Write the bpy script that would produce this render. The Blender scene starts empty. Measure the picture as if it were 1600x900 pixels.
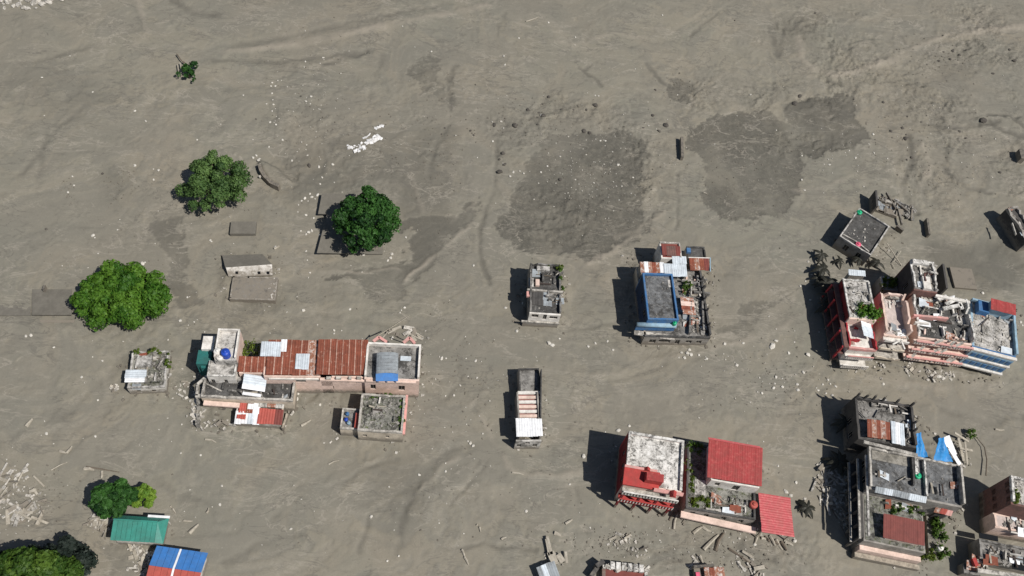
import bpy, bmesh, math, random
import numpy as np
from mathutils import Matrix, Vector

random.seed(7)
RNG = np.random.RandomState(11)
scene = bpy.context.scene
COL = scene.collection

# ------------------------------------------------------------------ camera
CAM_H = 108.0            # metres above the mud
FOC = 1400.0             # focal length in pixels of a 1600 px wide frame
NAD = (626.0, 1290.0)    # vanishing point of the verticals
_d = np.array([NAD[0] - 800, -(NAD[1] - 450), -FOC]); _d /= np.linalg.norm(_d)
_up = -_d
_X = np.array([1.0, 0, 0]) - _up * _up[0]; _X /= np.linalg.norm(_X)
_Y = np.cross(_up, _X)
CR = np.array([_X, _Y, _up])


def P(px, py, z=0.0):
    v = CR @ np.array([px - 800.0, 450.0 - py, -FOC])
    t = (z - CAM_H) / v[2]
    return float(v[0] * t), float(v[1] * t)


cam_data = bpy.data.cameras.new('camera')
cam = bpy.data.objects.new('camera', cam_data)
COL.objects.link(cam)
cam_data.sensor_width = 36.0
cam_data.lens = 36.0 * FOC / 1600.0
cam_data.clip_start = 1.0
cam_data.clip_end = 9000.0
cam.matrix_world = Matrix([[*CR[0], 0], [*CR[1], 0], [*CR[2], CAM_H], [0, 0, 0, 1]])
scene.camera = cam

# ------------------------------------------------------------------ light
SUN_EL, SUN_AZ = 56.0, -36.0      # azimuth measured from +X towards +Y
world = bpy.data.worlds.new('World')
scene.world = world
world.use_nodes = True
wn = world.node_tree.nodes
sky = wn.new('ShaderNodeTexSky')
sky.sky_type = 'NISHITA'
sky.sun_disc = False
sky.sun_elevation = math.radians(SUN_EL)
sky.sun_rotation = math.radians(90 - SUN_AZ)
wn['Background'].inputs[1].default_value = 0.058
world.node_tree.links.new(sky.outputs[0], wn['Background'].inputs[0])
sl = bpy.data.lights.new('sun', 'SUN')
sl.energy = 4.9
sl.angle = math.radians(0.5)
sl.color = (1.0, 0.955, 0.89)
sun = bpy.data.objects.new('sun', sl)
COL.objects.link(sun)
_e, _a = math.radians(SUN_EL), math.radians(SUN_AZ)
sdir = Vector((math.cos(_e) * math.cos(_a), math.cos(_e) * math.sin(_a), math.sin(_e)))
sun.rotation_euler = sdir.to_track_quat('Z', 'Y').to_euler()
sun.location = sdir * 200
scene.view_settings.view_transform = 'Standard'
scene.view_settings.look = 'None'
scene.view_settings.exposure = -0.15
scene.view_settings.gamma = 1.0

# ------------------------------------------------------------------ materials
MATS = {}


def _nodes(name):
    m = bpy.data.materials.new(name)
    m.use_nodes = True
    nt = m.node_tree
    return m, nt, nt.nodes, nt.links, nt.nodes['Principled BSDF']


def _mix(nt, fac, a, b, mode='MIX'):
    n = nt.nodes.new('ShaderNodeMix')
    n.data_type = 'RGBA'
    n.blend_type = mode
    for sock, v in ((n.inputs[0], fac), (n.inputs[6], a), (n.inputs[7], b)):
        if hasattr(v, 'links'):
            nt.links.new(v, sock)
        elif isinstance(v, (int, float)):
            sock.default_value = v if sock == n.inputs[0] else (v, v, v, 1)
        else:
            sock.default_value = (*v, 1)
    return n.outputs[2]


def _noise(nt, vec, scale, detail=4.0, rough=0.6, dist=0.0):
    n = nt.nodes.new('ShaderNodeTexNoise')
    n.inputs['Scale'].default_value = scale
    n.inputs['Detail'].default_value = detail
    n.inputs['Roughness'].default_value = rough
    n.inputs['Distortion'].default_value = dist
    nt.links.new(vec, n.inputs['Vector'])
    return n.outputs[0]


def _ramp(nt, val, lo, hi, a=0.0, b=1.0):
    n = nt.nodes.new('ShaderNodeMapRange')
    n.inputs[1].default_value = lo
    n.inputs[2].default_value = hi
    n.inputs[3].default_value = a
    n.inputs[4].default_value = b
    nt.links.new(val, n.inputs[0])
    return n.outputs[0]


def _math(nt, op, a, b):
    n = nt.nodes.new('ShaderNodeMath')
    n.operation = op
    for i, v in enumerate((a, b)):
        if hasattr(v, 'links'):
            nt.links.new(v, n.inputs[i])
        else:
            n.inputs[i].default_value = v
    return n.outputs[0]


def _bump(nt, h, dist, strength=1.0):
    n = nt.nodes.new('ShaderNodeBump')
    n.inputs['Distance'].default_value = dist
    n.inputs['Strength'].default_value = strength
    nt.links.new(h, n.inputs['Height'])
    return n.outputs[0]


BLK = (0.035, 0.033, 0.03)
MUDC = (0.215, 0.19, 0.155)


def dirty(name, base, dirt=(0.06, 0.055, 0.05), amt=0.5, scale=0.7, rough=0.85, fine=6.0,
          second=None, mud=True, metal=0.0, spread=0.12, bump=0.02, thr=0.0, mold=0.0, mscale=1.6):
    """a surface with patches of dirt, a fine speckle and a splash of mud along the ground"""
    m, nt, N, L, bs = _nodes(name)
    geo = N.new('ShaderNodeNewGeometry')
    pos = geo.outputs['Position']
    n1 = _noise(nt, pos, scale, 6, 0.68, 0.6)
    n2 = _noise(nt, pos, fine, 3, 0.6)
    n3 = _noise(nt, pos, scale * 2.7, 4, 0.7, 0.3)
    col = _mix(nt, _ramp(nt, n3, 0.35, 0.65), [c * 0.86 for c in base], [min(1, c * 1.12) for c in base])
    if second:
        col = _mix(nt, _ramp(nt, n3, 0.5 + thr, 0.58 + thr), col, second)
    f = _ramp(nt, n1, 0.52 - spread, 0.52 + spread, 0.0, amt)
    f2 = _math(nt, 'MULTIPLY', f, _ramp(nt, n2, 0.3, 0.6, 0.55, 1.0))
    col = _mix(nt, f2, col, dirt)
    if mold:
        n4 = _noise(nt, pos, mscale, 8, 0.78, 0.9)
        n5 = _noise(nt, pos, mscale * 0.37, 3, 0.6, 0.4)
        mm = _math(nt, 'ADD', n4, _math(nt, 'MULTIPLY', n5, 0.55))
        col = _mix(nt, _ramp(nt, mm, 0.78, 0.86, 0.0, mold), col, BLK)
        col = _mix(nt, _ramp(nt, mm, 0.69, 0.62, 0.0, mold * 0.45), col, [min(1, c * 1.7) for c in base])
    if mud:
        sep = N.new('ShaderNodeSeparateXYZ')
        L.new(pos, sep.inputs[0])
        zz = _math(nt, 'SUBTRACT', sep.outputs[2], _math(nt, 'MULTIPLY', n3, 2.6))
        mf = _ramp(nt, zz, -0.75, 0.1, 0.95, 0.0)
        col = _mix(nt, mf, col, MUDC)
    L.new(col, bs.inputs['Base Color'])
    bs.inputs['Roughness'].default_value = rough
    bs.inputs['Metallic'].default_value = metal
    bs.inputs['Specular IOR Level'].default_value = 0.3
    if bump:
        hh = _math(nt, 'ADD', n2, _math(nt, 'MULTIPLY', n1, 0.8))
        L.new(_bump(nt, hh, bump), bs.inputs['Normal'])
    MATS[name] = m
    return m


def leafmat(name, c1, c2, trans=0.35):
    m, nt, N, L, bs = _nodes(name)
    at = N.new('ShaderNodeAttribute')
    at.attribute_name = 'shade'
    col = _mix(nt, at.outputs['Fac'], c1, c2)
    L.new(col, bs.inputs['Base Color'])
    bs.inputs['Roughness'].default_value = 0.55
    bs.inputs['Specular IOR Level'].default_value = 0.25
    tr = N.new('ShaderNodeBsdfTranslucent')
    L.new(col, tr.inputs[0])
    mx = N.new('ShaderNodeMixShader')
    mx.inputs[0].default_value = trans
    L.new(bs.outputs[0], mx.inputs[1])
    L.new(tr.outputs[0], mx.inputs[2])
    L.new(mx.outputs[0], N['Material Output'].inputs[0])
    MATS[name] = m
    return m


BLK = (0.035, 0.033, 0.03)
dirty('concrete', (0.25, 0.24, 0.225), BLK, 0.7, 0.55, thr=0.05, second=(0.33, 0.32, 0.30), mold=0.8)
dirty('concrete_dark', (0.10, 0.098, 0.095), BLK, 0.7, 0.6, second=(0.17, 0.165, 0.155), thr=0.08, mold=0.7)
dirty('concrete_pale', (0.52, 0.50, 0.47), (0.12, 0.115, 0.1), 0.8, 0.8, spread=0.09, mold=0.6)
dirty('concrete_white', (0.72, 0.70, 0.66), (0.16, 0.15, 0.13), 0.6, 0.9, spread=0.09, mold=0.75, mscale=2.6)
dirty('coping', (0.54, 0.51, 0.46), (0.11, 0.1, 0.085), 0.8, 1.3, mold=0.5)
dirty('concrete_warm', (0.33, 0.31, 0.27), (0.12, 0.11, 0.09), 0.8, 0.4, second=(0.45, 0.43, 0.39), thr=0.06, mold=0.45, mscale=3.2)
dirty('concrete_slate', (0.16, 0.165, 0.17), BLK, 0.7, 0.9, second=(0.24, 0.24, 0.235), thr=0.03, mold=0.75, mscale=1.1)
dirty('mossy', (0.27, 0.265, 0.24), (0.04, 0.045, 0.025), 0.85, 0.8, second=(0.10, 0.12, 0.045), thr=0.04, mold=0.85, mscale=2.2)
dirty('beige_wall', (0.60, 0.53, 0.43), (0.2, 0.17, 0.13), 0.6, 0.7)
dirty('grey_wall', (0.33, 0.31, 0.28), (0.09, 0.08, 0.07), 0.7, 0.7)
dirty('white_wall', (0.78, 0.75, 0.70), (0.25, 0.22, 0.18), 0.55, 0.8)
dirty('pink_wall', (0.76, 0.58, 0.50), (0.36, 0.28, 0.22), 0.5, 0.7)
dirty('pink_paint', (0.66, 0.33, 0.30), (0.4, 0.3, 0.26), 0.6, 0.9)
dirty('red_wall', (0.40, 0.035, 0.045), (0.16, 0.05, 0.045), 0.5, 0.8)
dirty('blue_paint_shaded', (0.02, 0.045, 0.10), (0.03, 0.035, 0.045), 0.6, 0.9)  # blue darkened to paint the shade on the blue house's west wall
dirty('maroon_and_shaded_red', (0.20, 0.018, 0.022), (0.08, 0.03, 0.03), 0.5, 0.8)  # painted shade on red west walls, plain maroon on panels and columns
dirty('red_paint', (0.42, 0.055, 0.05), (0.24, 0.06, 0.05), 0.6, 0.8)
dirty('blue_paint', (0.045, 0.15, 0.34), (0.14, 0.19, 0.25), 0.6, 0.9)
dirty('pale_blue_wall', (0.30, 0.45, 0.56), (0.2, 0.24, 0.26), 0.6, 0.8)
dirty('teal_paint', (0.02, 0.15, 0.14), (0.05, 0.09, 0.08), 0.5, 1.0)
dirty('brown_wall', (0.19, 0.10, 0.085), (0.06, 0.05, 0.045), 0.6, 0.8)
dirty('dark_wall', (0.085, 0.08, 0.076), (0.03, 0.03, 0.03), 0.6, 0.8)
dirty('red_sheet', (0.36, 0.045, 0.045), (0.24, 0.05, 0.042), 0.8, 0.9, second=(0.40, 0.085, 0.075), thr=0.04, rough=0.55, mud=False, bump=0.004)
dirty('pinkred_sheet', (0.50, 0.09, 0.10), (0.36, 0.10, 0.09), 0.8, 1.0, second=(0.52, 0.16, 0.15), thr=0.05, rough=0.55, mud=False, bump=0.004)
dirty('brown_sheet', (0.20, 0.055, 0.045), (0.13, 0.04, 0.035), 0.6, 0.6, rough=0.7, mud=False, bump=0.004)
dirty('rust_sheet', (0.25, 0.075, 0.045), (0.12, 0.045, 0.03), 0.7, 0.8, rough=0.85, mud=False, second=(0.40, 0.24, 0.18), thr=0.09, bump=0.01)
dirty('rust_pale_sheet', (0.36, 0.17, 0.11), (0.17, 0.07, 0.045), 0.8, 0.9, rough=0.85, mud=False, second=(0.56, 0.5, 0.46), thr=-0.01, bump=0.01)
dirty('rust_edge', (0.52, 0.36, 0.29), (0.25, 0.09, 0.055), 0.9, 1.6, rough=0.9, mud=False, bump=0.01)
dirty('zinc_sheet', (0.60, 0.66, 0.71), (0.32, 0.33, 0.34), 0.5, 0.6, rough=0.45, mud=False, metal=0.0, bump=0.004)
dirty('white_sheet', (0.82, 0.83, 0.85), (0.5, 0.5, 0.48), 0.35, 0.6, rough=0.5, mud=False, bump=0.004)
dirty('grey_sheet', (0.30, 0.33, 0.35), (0.15, 0.15, 0.15), 0.6, 0.8, rough=0.55, mud=False, bump=0.004)
dirty('green_sheet', (0.045, 0.25, 0.20), (0.05, 0.16, 0.13), 0.7, 0.5, rough=0.5, mud=False, bump=0.004)
dirty('blue_sheet', (0.05, 0.19, 0.50), (0.08, 0.18, 0.38), 0.7, 0.6, rough=0.5, mud=False, bump=0.004)
dirty('red_brick_sheet', (0.42, 0.09, 0.07), (0.3, 0.08, 0.06), 0.5, 0.7, rough=0.6, mud=False, bump=0.004)
dirty('tarp_blue', (0.03, 0.25, 0.60), (0.04, 0.2, 0.45), 0.5, 0.6, rough=0.5, mud=False, bump=0.01)
dirty('plastic_blue', (0.02, 0.07, 0.42), (0.03, 0.06, 0.25), 0.3, 1.0, rough=0.35, mud=False, bump=0)
dirty('plastic_green', (0.02, 0.42, 0.2), (0.02, 0.25, 0.12), 0.3, 1.0, rough=0.4, mud=False, bump=0)
dirty('plastic_pink', (0.7, 0.12, 0.2), (0.5, 0.1, 0.15), 0.3, 1.0, rough=0.4, mud=False, bump=0)
dirty('plastic_white', (0.75, 0.74, 0.70), (0.5, 0.45, 0.38), 0.5, 1.0, rough=0.5, mud=False, bump=0)
dirty('glass_dark', (0.012, 0.013, 0.015), (0.02, 0.02, 0.02), 0.3, 1.0, rough=0.25, mud=False, bump=0)
dirty('rebar', (0.06, 0.045, 0.04), (0.03, 0.025, 0.02), 0.5, 2.0, mud=False)
dirty('timber', (0.42, 0.385, 0.32), (0.2, 0.17, 0.13), 0.6, 1.2, mud=False)
dirty('bark', (0.16, 0.13, 0.10), (0.07, 0.06, 0.05), 0.6, 2.0, mud=False)
dirty('rock', (0.60, 0.575, 0.52), (0.35, 0.32, 0.27), 0.6, 1.2, mud=False)
dirty('clod', (0.10, 0.09, 0.078), (0.05, 0.045, 0.04), 0.6, 1.2, mud=False)
dirty('mud_clod', (0.19, 0.17, 0.14), (0.1, 0.09, 0.075), 0.6, 1.0, mud=False)
dirty('mud_slab', (0.168, 0.156, 0.132), (0.12, 0.112, 0.094), 0.6, 0.5, mud=False)
dirty('foam', (0.80, 0.80, 0.80), (0.35, 0.33, 0.3), 0.8, 2.0, mud=False)
dirty('rubble', (0.31, 0.295, 0.27), (0.05, 0.047, 0.04), 0.85, 2.2, mud=False, spread=0.06)
dirty('rubble_pale', (0.52, 0.49, 0.44), (0.13, 0.12, 0.1), 0.8, 2.0, mud=False, spread=0.06)
dirty('floor_pink', (0.56, 0.48, 0.45), (0.3, 0.25, 0.22), 0.6, 0.7)
leafmat('leaf_bright', (0.035, 0.115, 0.012), (0.145, 0.285, 0.035))
leafmat('leaf_dark', (0.012, 0.045, 0.012), (0.075, 0.20, 0.04))
leafmat('leaf_grey', (0.045, 0.10, 0.03), (0.17, 0.28, 0.085))
leafmat('leaf_lime', (0.12, 0.24, 0.03), (0.27, 0.40, 0.06))
leafmat('leaf_mid', (0.035, 0.085, 0.014), (0.13, 0.22, 0.035))
leafmat('leaf_gloom', (0.018, 0.03, 0.022), (0.045, 0.06, 0.05))
leafmat('leaf_weed', (0.05, 0.10, 0.012), (0.17, 0.22, 0.03))
leafmat('leaf_dead', (0.035, 0.035, 0.027), (0.07, 0.065, 0.05), 0.15)


# ------------------------------------------------------------------ ground
class Perlin:
    def __init__(self, seed):
        r = np.random.RandomState(seed)
        self.p = np.concatenate([r.permutation(256)] * 2)
        a = r.rand(256) * 2 * np.pi
        self.g = np.stack([np.cos(a), np.sin(a)], 1)

    def __call__(self, x, y):
        xi = np.floor(x).astype(int); yi = np.floor(y).astype(int)
        xf = x - xi; yf = y - yi
        xi &= 255; yi &= 255
        u = xf * xf * xf * (xf * (xf * 6 - 15) + 10); v = yf * yf * yf * (yf * (yf * 6 - 15) + 10)

        def gr(ix, iy, fx, fy):
            g = self.g[self.p[self.p[ix] + iy]]
            return g[..., 0] * fx + g[..., 1] * fy
        x1 = (xi + 1) & 255; y1 = (yi + 1) & 255
        a = gr(xi, yi, xf, yf); b = gr(x1, yi, xf - 1, yf)
        c = gr(xi, y1, xf, yf - 1); d = gr(x1, y1, xf - 1, yf - 1)
        return (a + u * (b - a)) + v * ((c + u * (d - c)) - (a + u * (b - a)))


PN = [Perlin(s) for s in range(8)]


def fbm(x, y, k=0, octs=4, gain=0.5):
    s = 0; a = 1.0
    for o in range(octs):
        s = s + a * PN[(k + o) % 8](x + 17.3 * o, y - 9.1 * o)
        x = x * 2.03; y = y * 2.03; a *= gain
    return s


def poly_world(pts):
    return np.array([P(*p) for p in pts])


def inside(X, Y, poly):
    c = np.zeros(X.shape, bool)
    n = len(poly)
    j = n - 1
    for i in range(n):
        xi, yi = poly[i]; xj, yj = poly[j]
        c ^= ((yi > Y) != (yj > Y)) & (X < (xj - xi) * (Y - yi) / (yj - yi + 1e-9) + xi)
        j = i
    return c


def blur(a, r):
    for ax in (0, 1):
        k = 2 * r + 1
        pad = [(0, 0), (0, 0)]; pad[ax] = (r + 1, r)
        cs = np.cumsum(np.pad(a, pad, mode='edge'), axis=ax)
        a = (np.take(cs, range(k, cs.shape[ax]), ax) - np.take(cs, range(0, cs.shape[ax] - k), ax)) / k
    return a


STEP = 0.22
core_x = np.arange(-92, 132, STEP); core_y = np.arange(8, 158, STEP)


def axis(core):
    out = []; d = STEP; v = 0
    while v < 3500:
        d *= 1.32; v += d; out.append(v)
    out = np.array(out)
    return np.concatenate([core[0] - out[::-1], core, core[-1] + out]), len(out)


gx, nx0 = axis(core_x); gy, ny0 = axis(core_y)
GX, GY = np.meshgrid(gx, gy)
# churned flow coordinates: points carried along a swirling current
fx = GX / 17.0; fy = GY / 17.0
wx, wy = fx.copy(), fy.copy()
for k in range(3):
    e = 0.03
    f = lambda a, b: PN[0](a * 0.55, b * 0.55) + 0.4 * PN[1](a * 1.3 + 5, b * 1.3)
    dx = (f(wx, wy + e) - f(wx, wy - e)) / (2 * e); dy = -(f(wx + e, wy) - f(wx - e, wy)) / (2 * e)
    wx = wx + 0.13 * dx; wy = wy + 0.13 * dy
ca, sa = math.cos(0.55), math.sin(0.55)
sx_, sy_ = wx * ca + wy * sa, -wx * sa + wy * ca      # along and across the current
n_flow = fbm(sx_ * 0.9, sy_ * 2.6, 2, 6, 0.6)
n_flow2 = fbm(sx_ * 2.2 + 31, sy_ * 8.0, 4, 5, 0.6)
n_big = fbm(GX / 40, GY / 40, 3, 3)
n_mid = fbm(GX / 5.0, GY / 5.0, 5, 4, 0.55)
n_fine = fbm(GX / 1.3, GY / 1.3, 1, 3, 0.6)
crease = np.clip(1 - np.abs(n_flow2) * 9, 0, 1)

warp_x = GX + 2.2 * fbm(GX / 6.0, GY / 6.0, 6, 7, 0.64); warp_y = GY + 2.2 * fbm(GX / 6.0 + 40, GY / 6.0, 7, 7, 0.64)


def region(pts, soft):
    if soft == 0:
        return inside(warp_x, warp_y, poly_world(pts)).astype(float)
    return blur(inside(warp_x, warp_y, poly_world(pts)).astype(float), soft)


DARK = [  # damp dark sand and gravel left uncovered by the pale mud, plus painted shade
    (0.95, 1, [(775, 345), (800, 310), (830, 240), (850, 215), (880, 215), (960, 203), (1010, 215), (1017, 250), (1000, 300), (1005, 340), (1032, 328), (1025, 352), (990, 370), (950, 402), (900, 402), (830, 388), (780, 378)]),
    (0.9, 1, [(1075, 190), (1110, 185), (1150, 170), (1200, 170), (1240, 200), (1252, 240), (1240, 300), (1235, 345), (1160, 345), (1100, 332), (1093, 300), (1100, 250), (1075, 235)]),
    (0.95, 0, [(1230, 165), (1300, 150), (1335, 158), (1347, 190), (1364, 215), (1345, 230), (1270, 242), (1240, 220)]),
    (0.85, 0, [(690, 340), (747, 316), (741, 345), (690, 385), (660, 425), (634, 435), (636, 468), (600, 467), (570, 450), (508, 424), (620, 418), (640, 390), (632, 345)]),
    (0.5, 2, [(612, 310), (622, 250), (600, 232), (640, 203), (712, 203), (710, 260), (698, 335), (640, 350)]),
    (0.8, 0, [(238, 338), (262, 333), (285, 365), (300, 400), (305, 440), (330, 475), (285, 480), (270, 450), (265, 410), (245, 375)]),
    (0.55, 2, [(330, 472), (440, 462), (435, 488), (350, 492)]),
    (0.65, 1, [(645, 100), (665, 86), (685, 100), (692, 150), (700, 110), (706, 108), (700, 160), (670, 148), (650, 130)]),
    (0.8, 1, [(1035, 118), (1085, 125), (1085, 165), (1055, 155)]),
    (0.6, 1, [(1112, 532), (1160, 485), (1238, 461), (1200, 497), (1140, 530)]),
    (0.65, 2, [(1440, 372), (1530, 385), (1610, 362), (1610, 440), (1530, 452), (1440, 442)]),  # shade of a buried slab painted into the mud
    (0.5, 3, [(168, 268), (207, 262), (207, 312), (168, 306)]),
    (0.5, 4, [(430, 240), (520, 215), (640, 200), (640, 300), (500, 300), (440, 310)]),
    (0.35, 5, [(1440, 95), (1530, 70), (1535, 105), (1420, 160), (1400, 230), (1370, 190)]),
    (0.35, 4, [(560, 720), (650, 700), (700, 690), (650, 780), (630, 860), (600, 860)]),
    (0.3, 5, [(0, 110), (130, 110), (200, 150), (100, 180), (0, 160)]),
    (0.35, 3, [(1200, 30), (1290, 10), (1260, 80), (1210, 80)]),
]
wet_and_shade = np.zeros_like(GX); grav = np.zeros_like(GX)
for a, gflag, pts in DARK:
    s = region(pts, 0 if gflag < 2 else gflag * 2)
    wet_and_shade = np.maximum(wet_and_shade, a * s * (np.clip(0.95 + 0.3 * n_mid + 0.35 * n_fine, 0.25, 1.0) if gflag == 1 else np.clip(1.0 + 0.25 * n_mid, 0.6, 1.0)))
    if gflag == 1:
        grav = np.maximum(grav, s)
wet_and_shade *= np.clip(0.95 + 0.8 * fbm(GX / 9.0 + 11, GY / 12.0, 2, 3, 0.55), 0.35, 1.0)
rough = np.zeros_like(GX)
for a, pts in [(0.9, [(1060, 150), (1240, 20), (1420, 10), (1600, 0), (1600, 330), (1400, 330), (1380, 240), (1250, 240), (1080, 250)]),
               (0.8, [(770, 180), (850, 140), (960, 150), (1060, 190), (1030, 330), (960, 400), (770, 380), (760, 300)]),
               (0.5, [(640, 100), (720, 90), (720, 260), (640, 250)]),
               (0.5, [(420, 80), (560, 90), (600, 320), (420, 320)]),
               (0.45, [(800, 830), (1280, 800), (1300, 900), (800, 900)]),
               (0.4, [(1120, 560), (1300, 560), (1280, 660), (1100, 640)])]:
    rough = np.maximum(rough, a * region(pts, 10))
wake = np.zeros_like(GX)

rough *= np.clip(0.45 + 1.9 * fbm(GX / 13.0 + 7, GY / 13.0, 3, 3, 0.55), 0.08, 1.0)
n_flow_s = fbm(sx_ * 0.9, sy_ * 2.6, 2, 2, 0.35)
n_grit = fbm(GX / 0.9, GY / 0.9, 2, 3, 0.7)
n_lump = fbm(GX / 3.2 + 0.8 * n_mid, GY / 3.2 + 0.8 * n_flow, 6, 6, 0.66)
calm = np.clip(0.22 + 1.3 * fbm(GX / 24.0 + 3, GY / 18.0, 1, 4, 0.55), 0.08, 0.75)     # most of the mud lies smooth
calm = np.maximum(calm, rough)
# overlapping sheets of mud: each lies a little higher than the last, with a crisp lobed front
lob = fbm(GX / 26.0 + 0.55 * n_mid + 0.35 * n_flow, GY / 20.0 + 0.3 * n_mid, 5, 4, 0.5) * 4.2 + 60
lay = np.floor(lob); frac = lob - lay
lobe = lay + np.clip(frac / 0.05, 0, 1) * 1.0
tone_tab = np.random.RandomState(5).uniform(-1, 1, 256)
tone = tone_tab[(lay.astype(int) * 7) % 256] * np.clip(frac / 0.04, 0, 1) + tone_tab[((lay.astype(int) - 1) * 7) % 256] * (1 - np.clip(frac / 0.04, 0, 1))
front = np.exp(-((frac - 0.03) / 0.035) ** 2) * np.clip(0.5 + 1.6 * n_mid, 0, 1)
ridge = np.clip(1 - np.abs(n_lump) * 3.2, 0, 1) ** 2
h = 0.5 * n_big + 0.09 * n_flow_s + 0.05 * n_lump * calm + 0.05 * (lobe - 60)
h += 0.035 * n_grit * np.clip(0.5 + n_mid * 1.5, 0.1, 1.2) * calm
h += rough * (0.36 * n_lump - 0.30 * ridge * (n_flow > -0.1) + 0.12 * n_grit)
# mud banked up against the walls
BANK = [[(195, 560), (268, 555), (262, 615), (192, 612)], [(305, 540), (660, 545), (655, 625), (300, 640)], [(305, 600), (460, 605), (445, 670), (300, 670)], [(530, 640), (640, 640), (630, 690), (530, 690)],
        [(815, 430), (885, 435), (875, 515), (812, 510)], [(805, 590), (848, 590), (848, 700), (803, 700)], [(985, 400), (1112, 410), (1112, 545), (985, 535)], [(965, 690), (1075, 700), (1060, 800), (962, 785)],
        [(1065, 700), (1190, 720), (1185, 835), (1060, 805)], [(1300, 375), (1345, 335), (1405, 372), (1360, 412)], [(1300, 450), (1590, 490), (1570, 595), (1300, 572)], [(1335, 640), (1430, 655), (1500, 740), (1500, 800), (1450, 885), (1355, 865)],
        [(168, 815), (270, 820), (246, 858), (168, 845)], [(345, 400), (435, 405), (435, 475), (355, 472)]]
near = np.zeros_like(GX)
for pts in BANK:
    near = np.maximum(near, blur(blur(inside(GX + 0.8 * n_lump, GY + 0.8 * n_mid, poly_world(pts)).astype(float), 4), 3))
h += near * (0.30 + 0.30 * n_lump + 0.25 * n_fine)
h -= 0.10 * wet_and_shade
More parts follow.
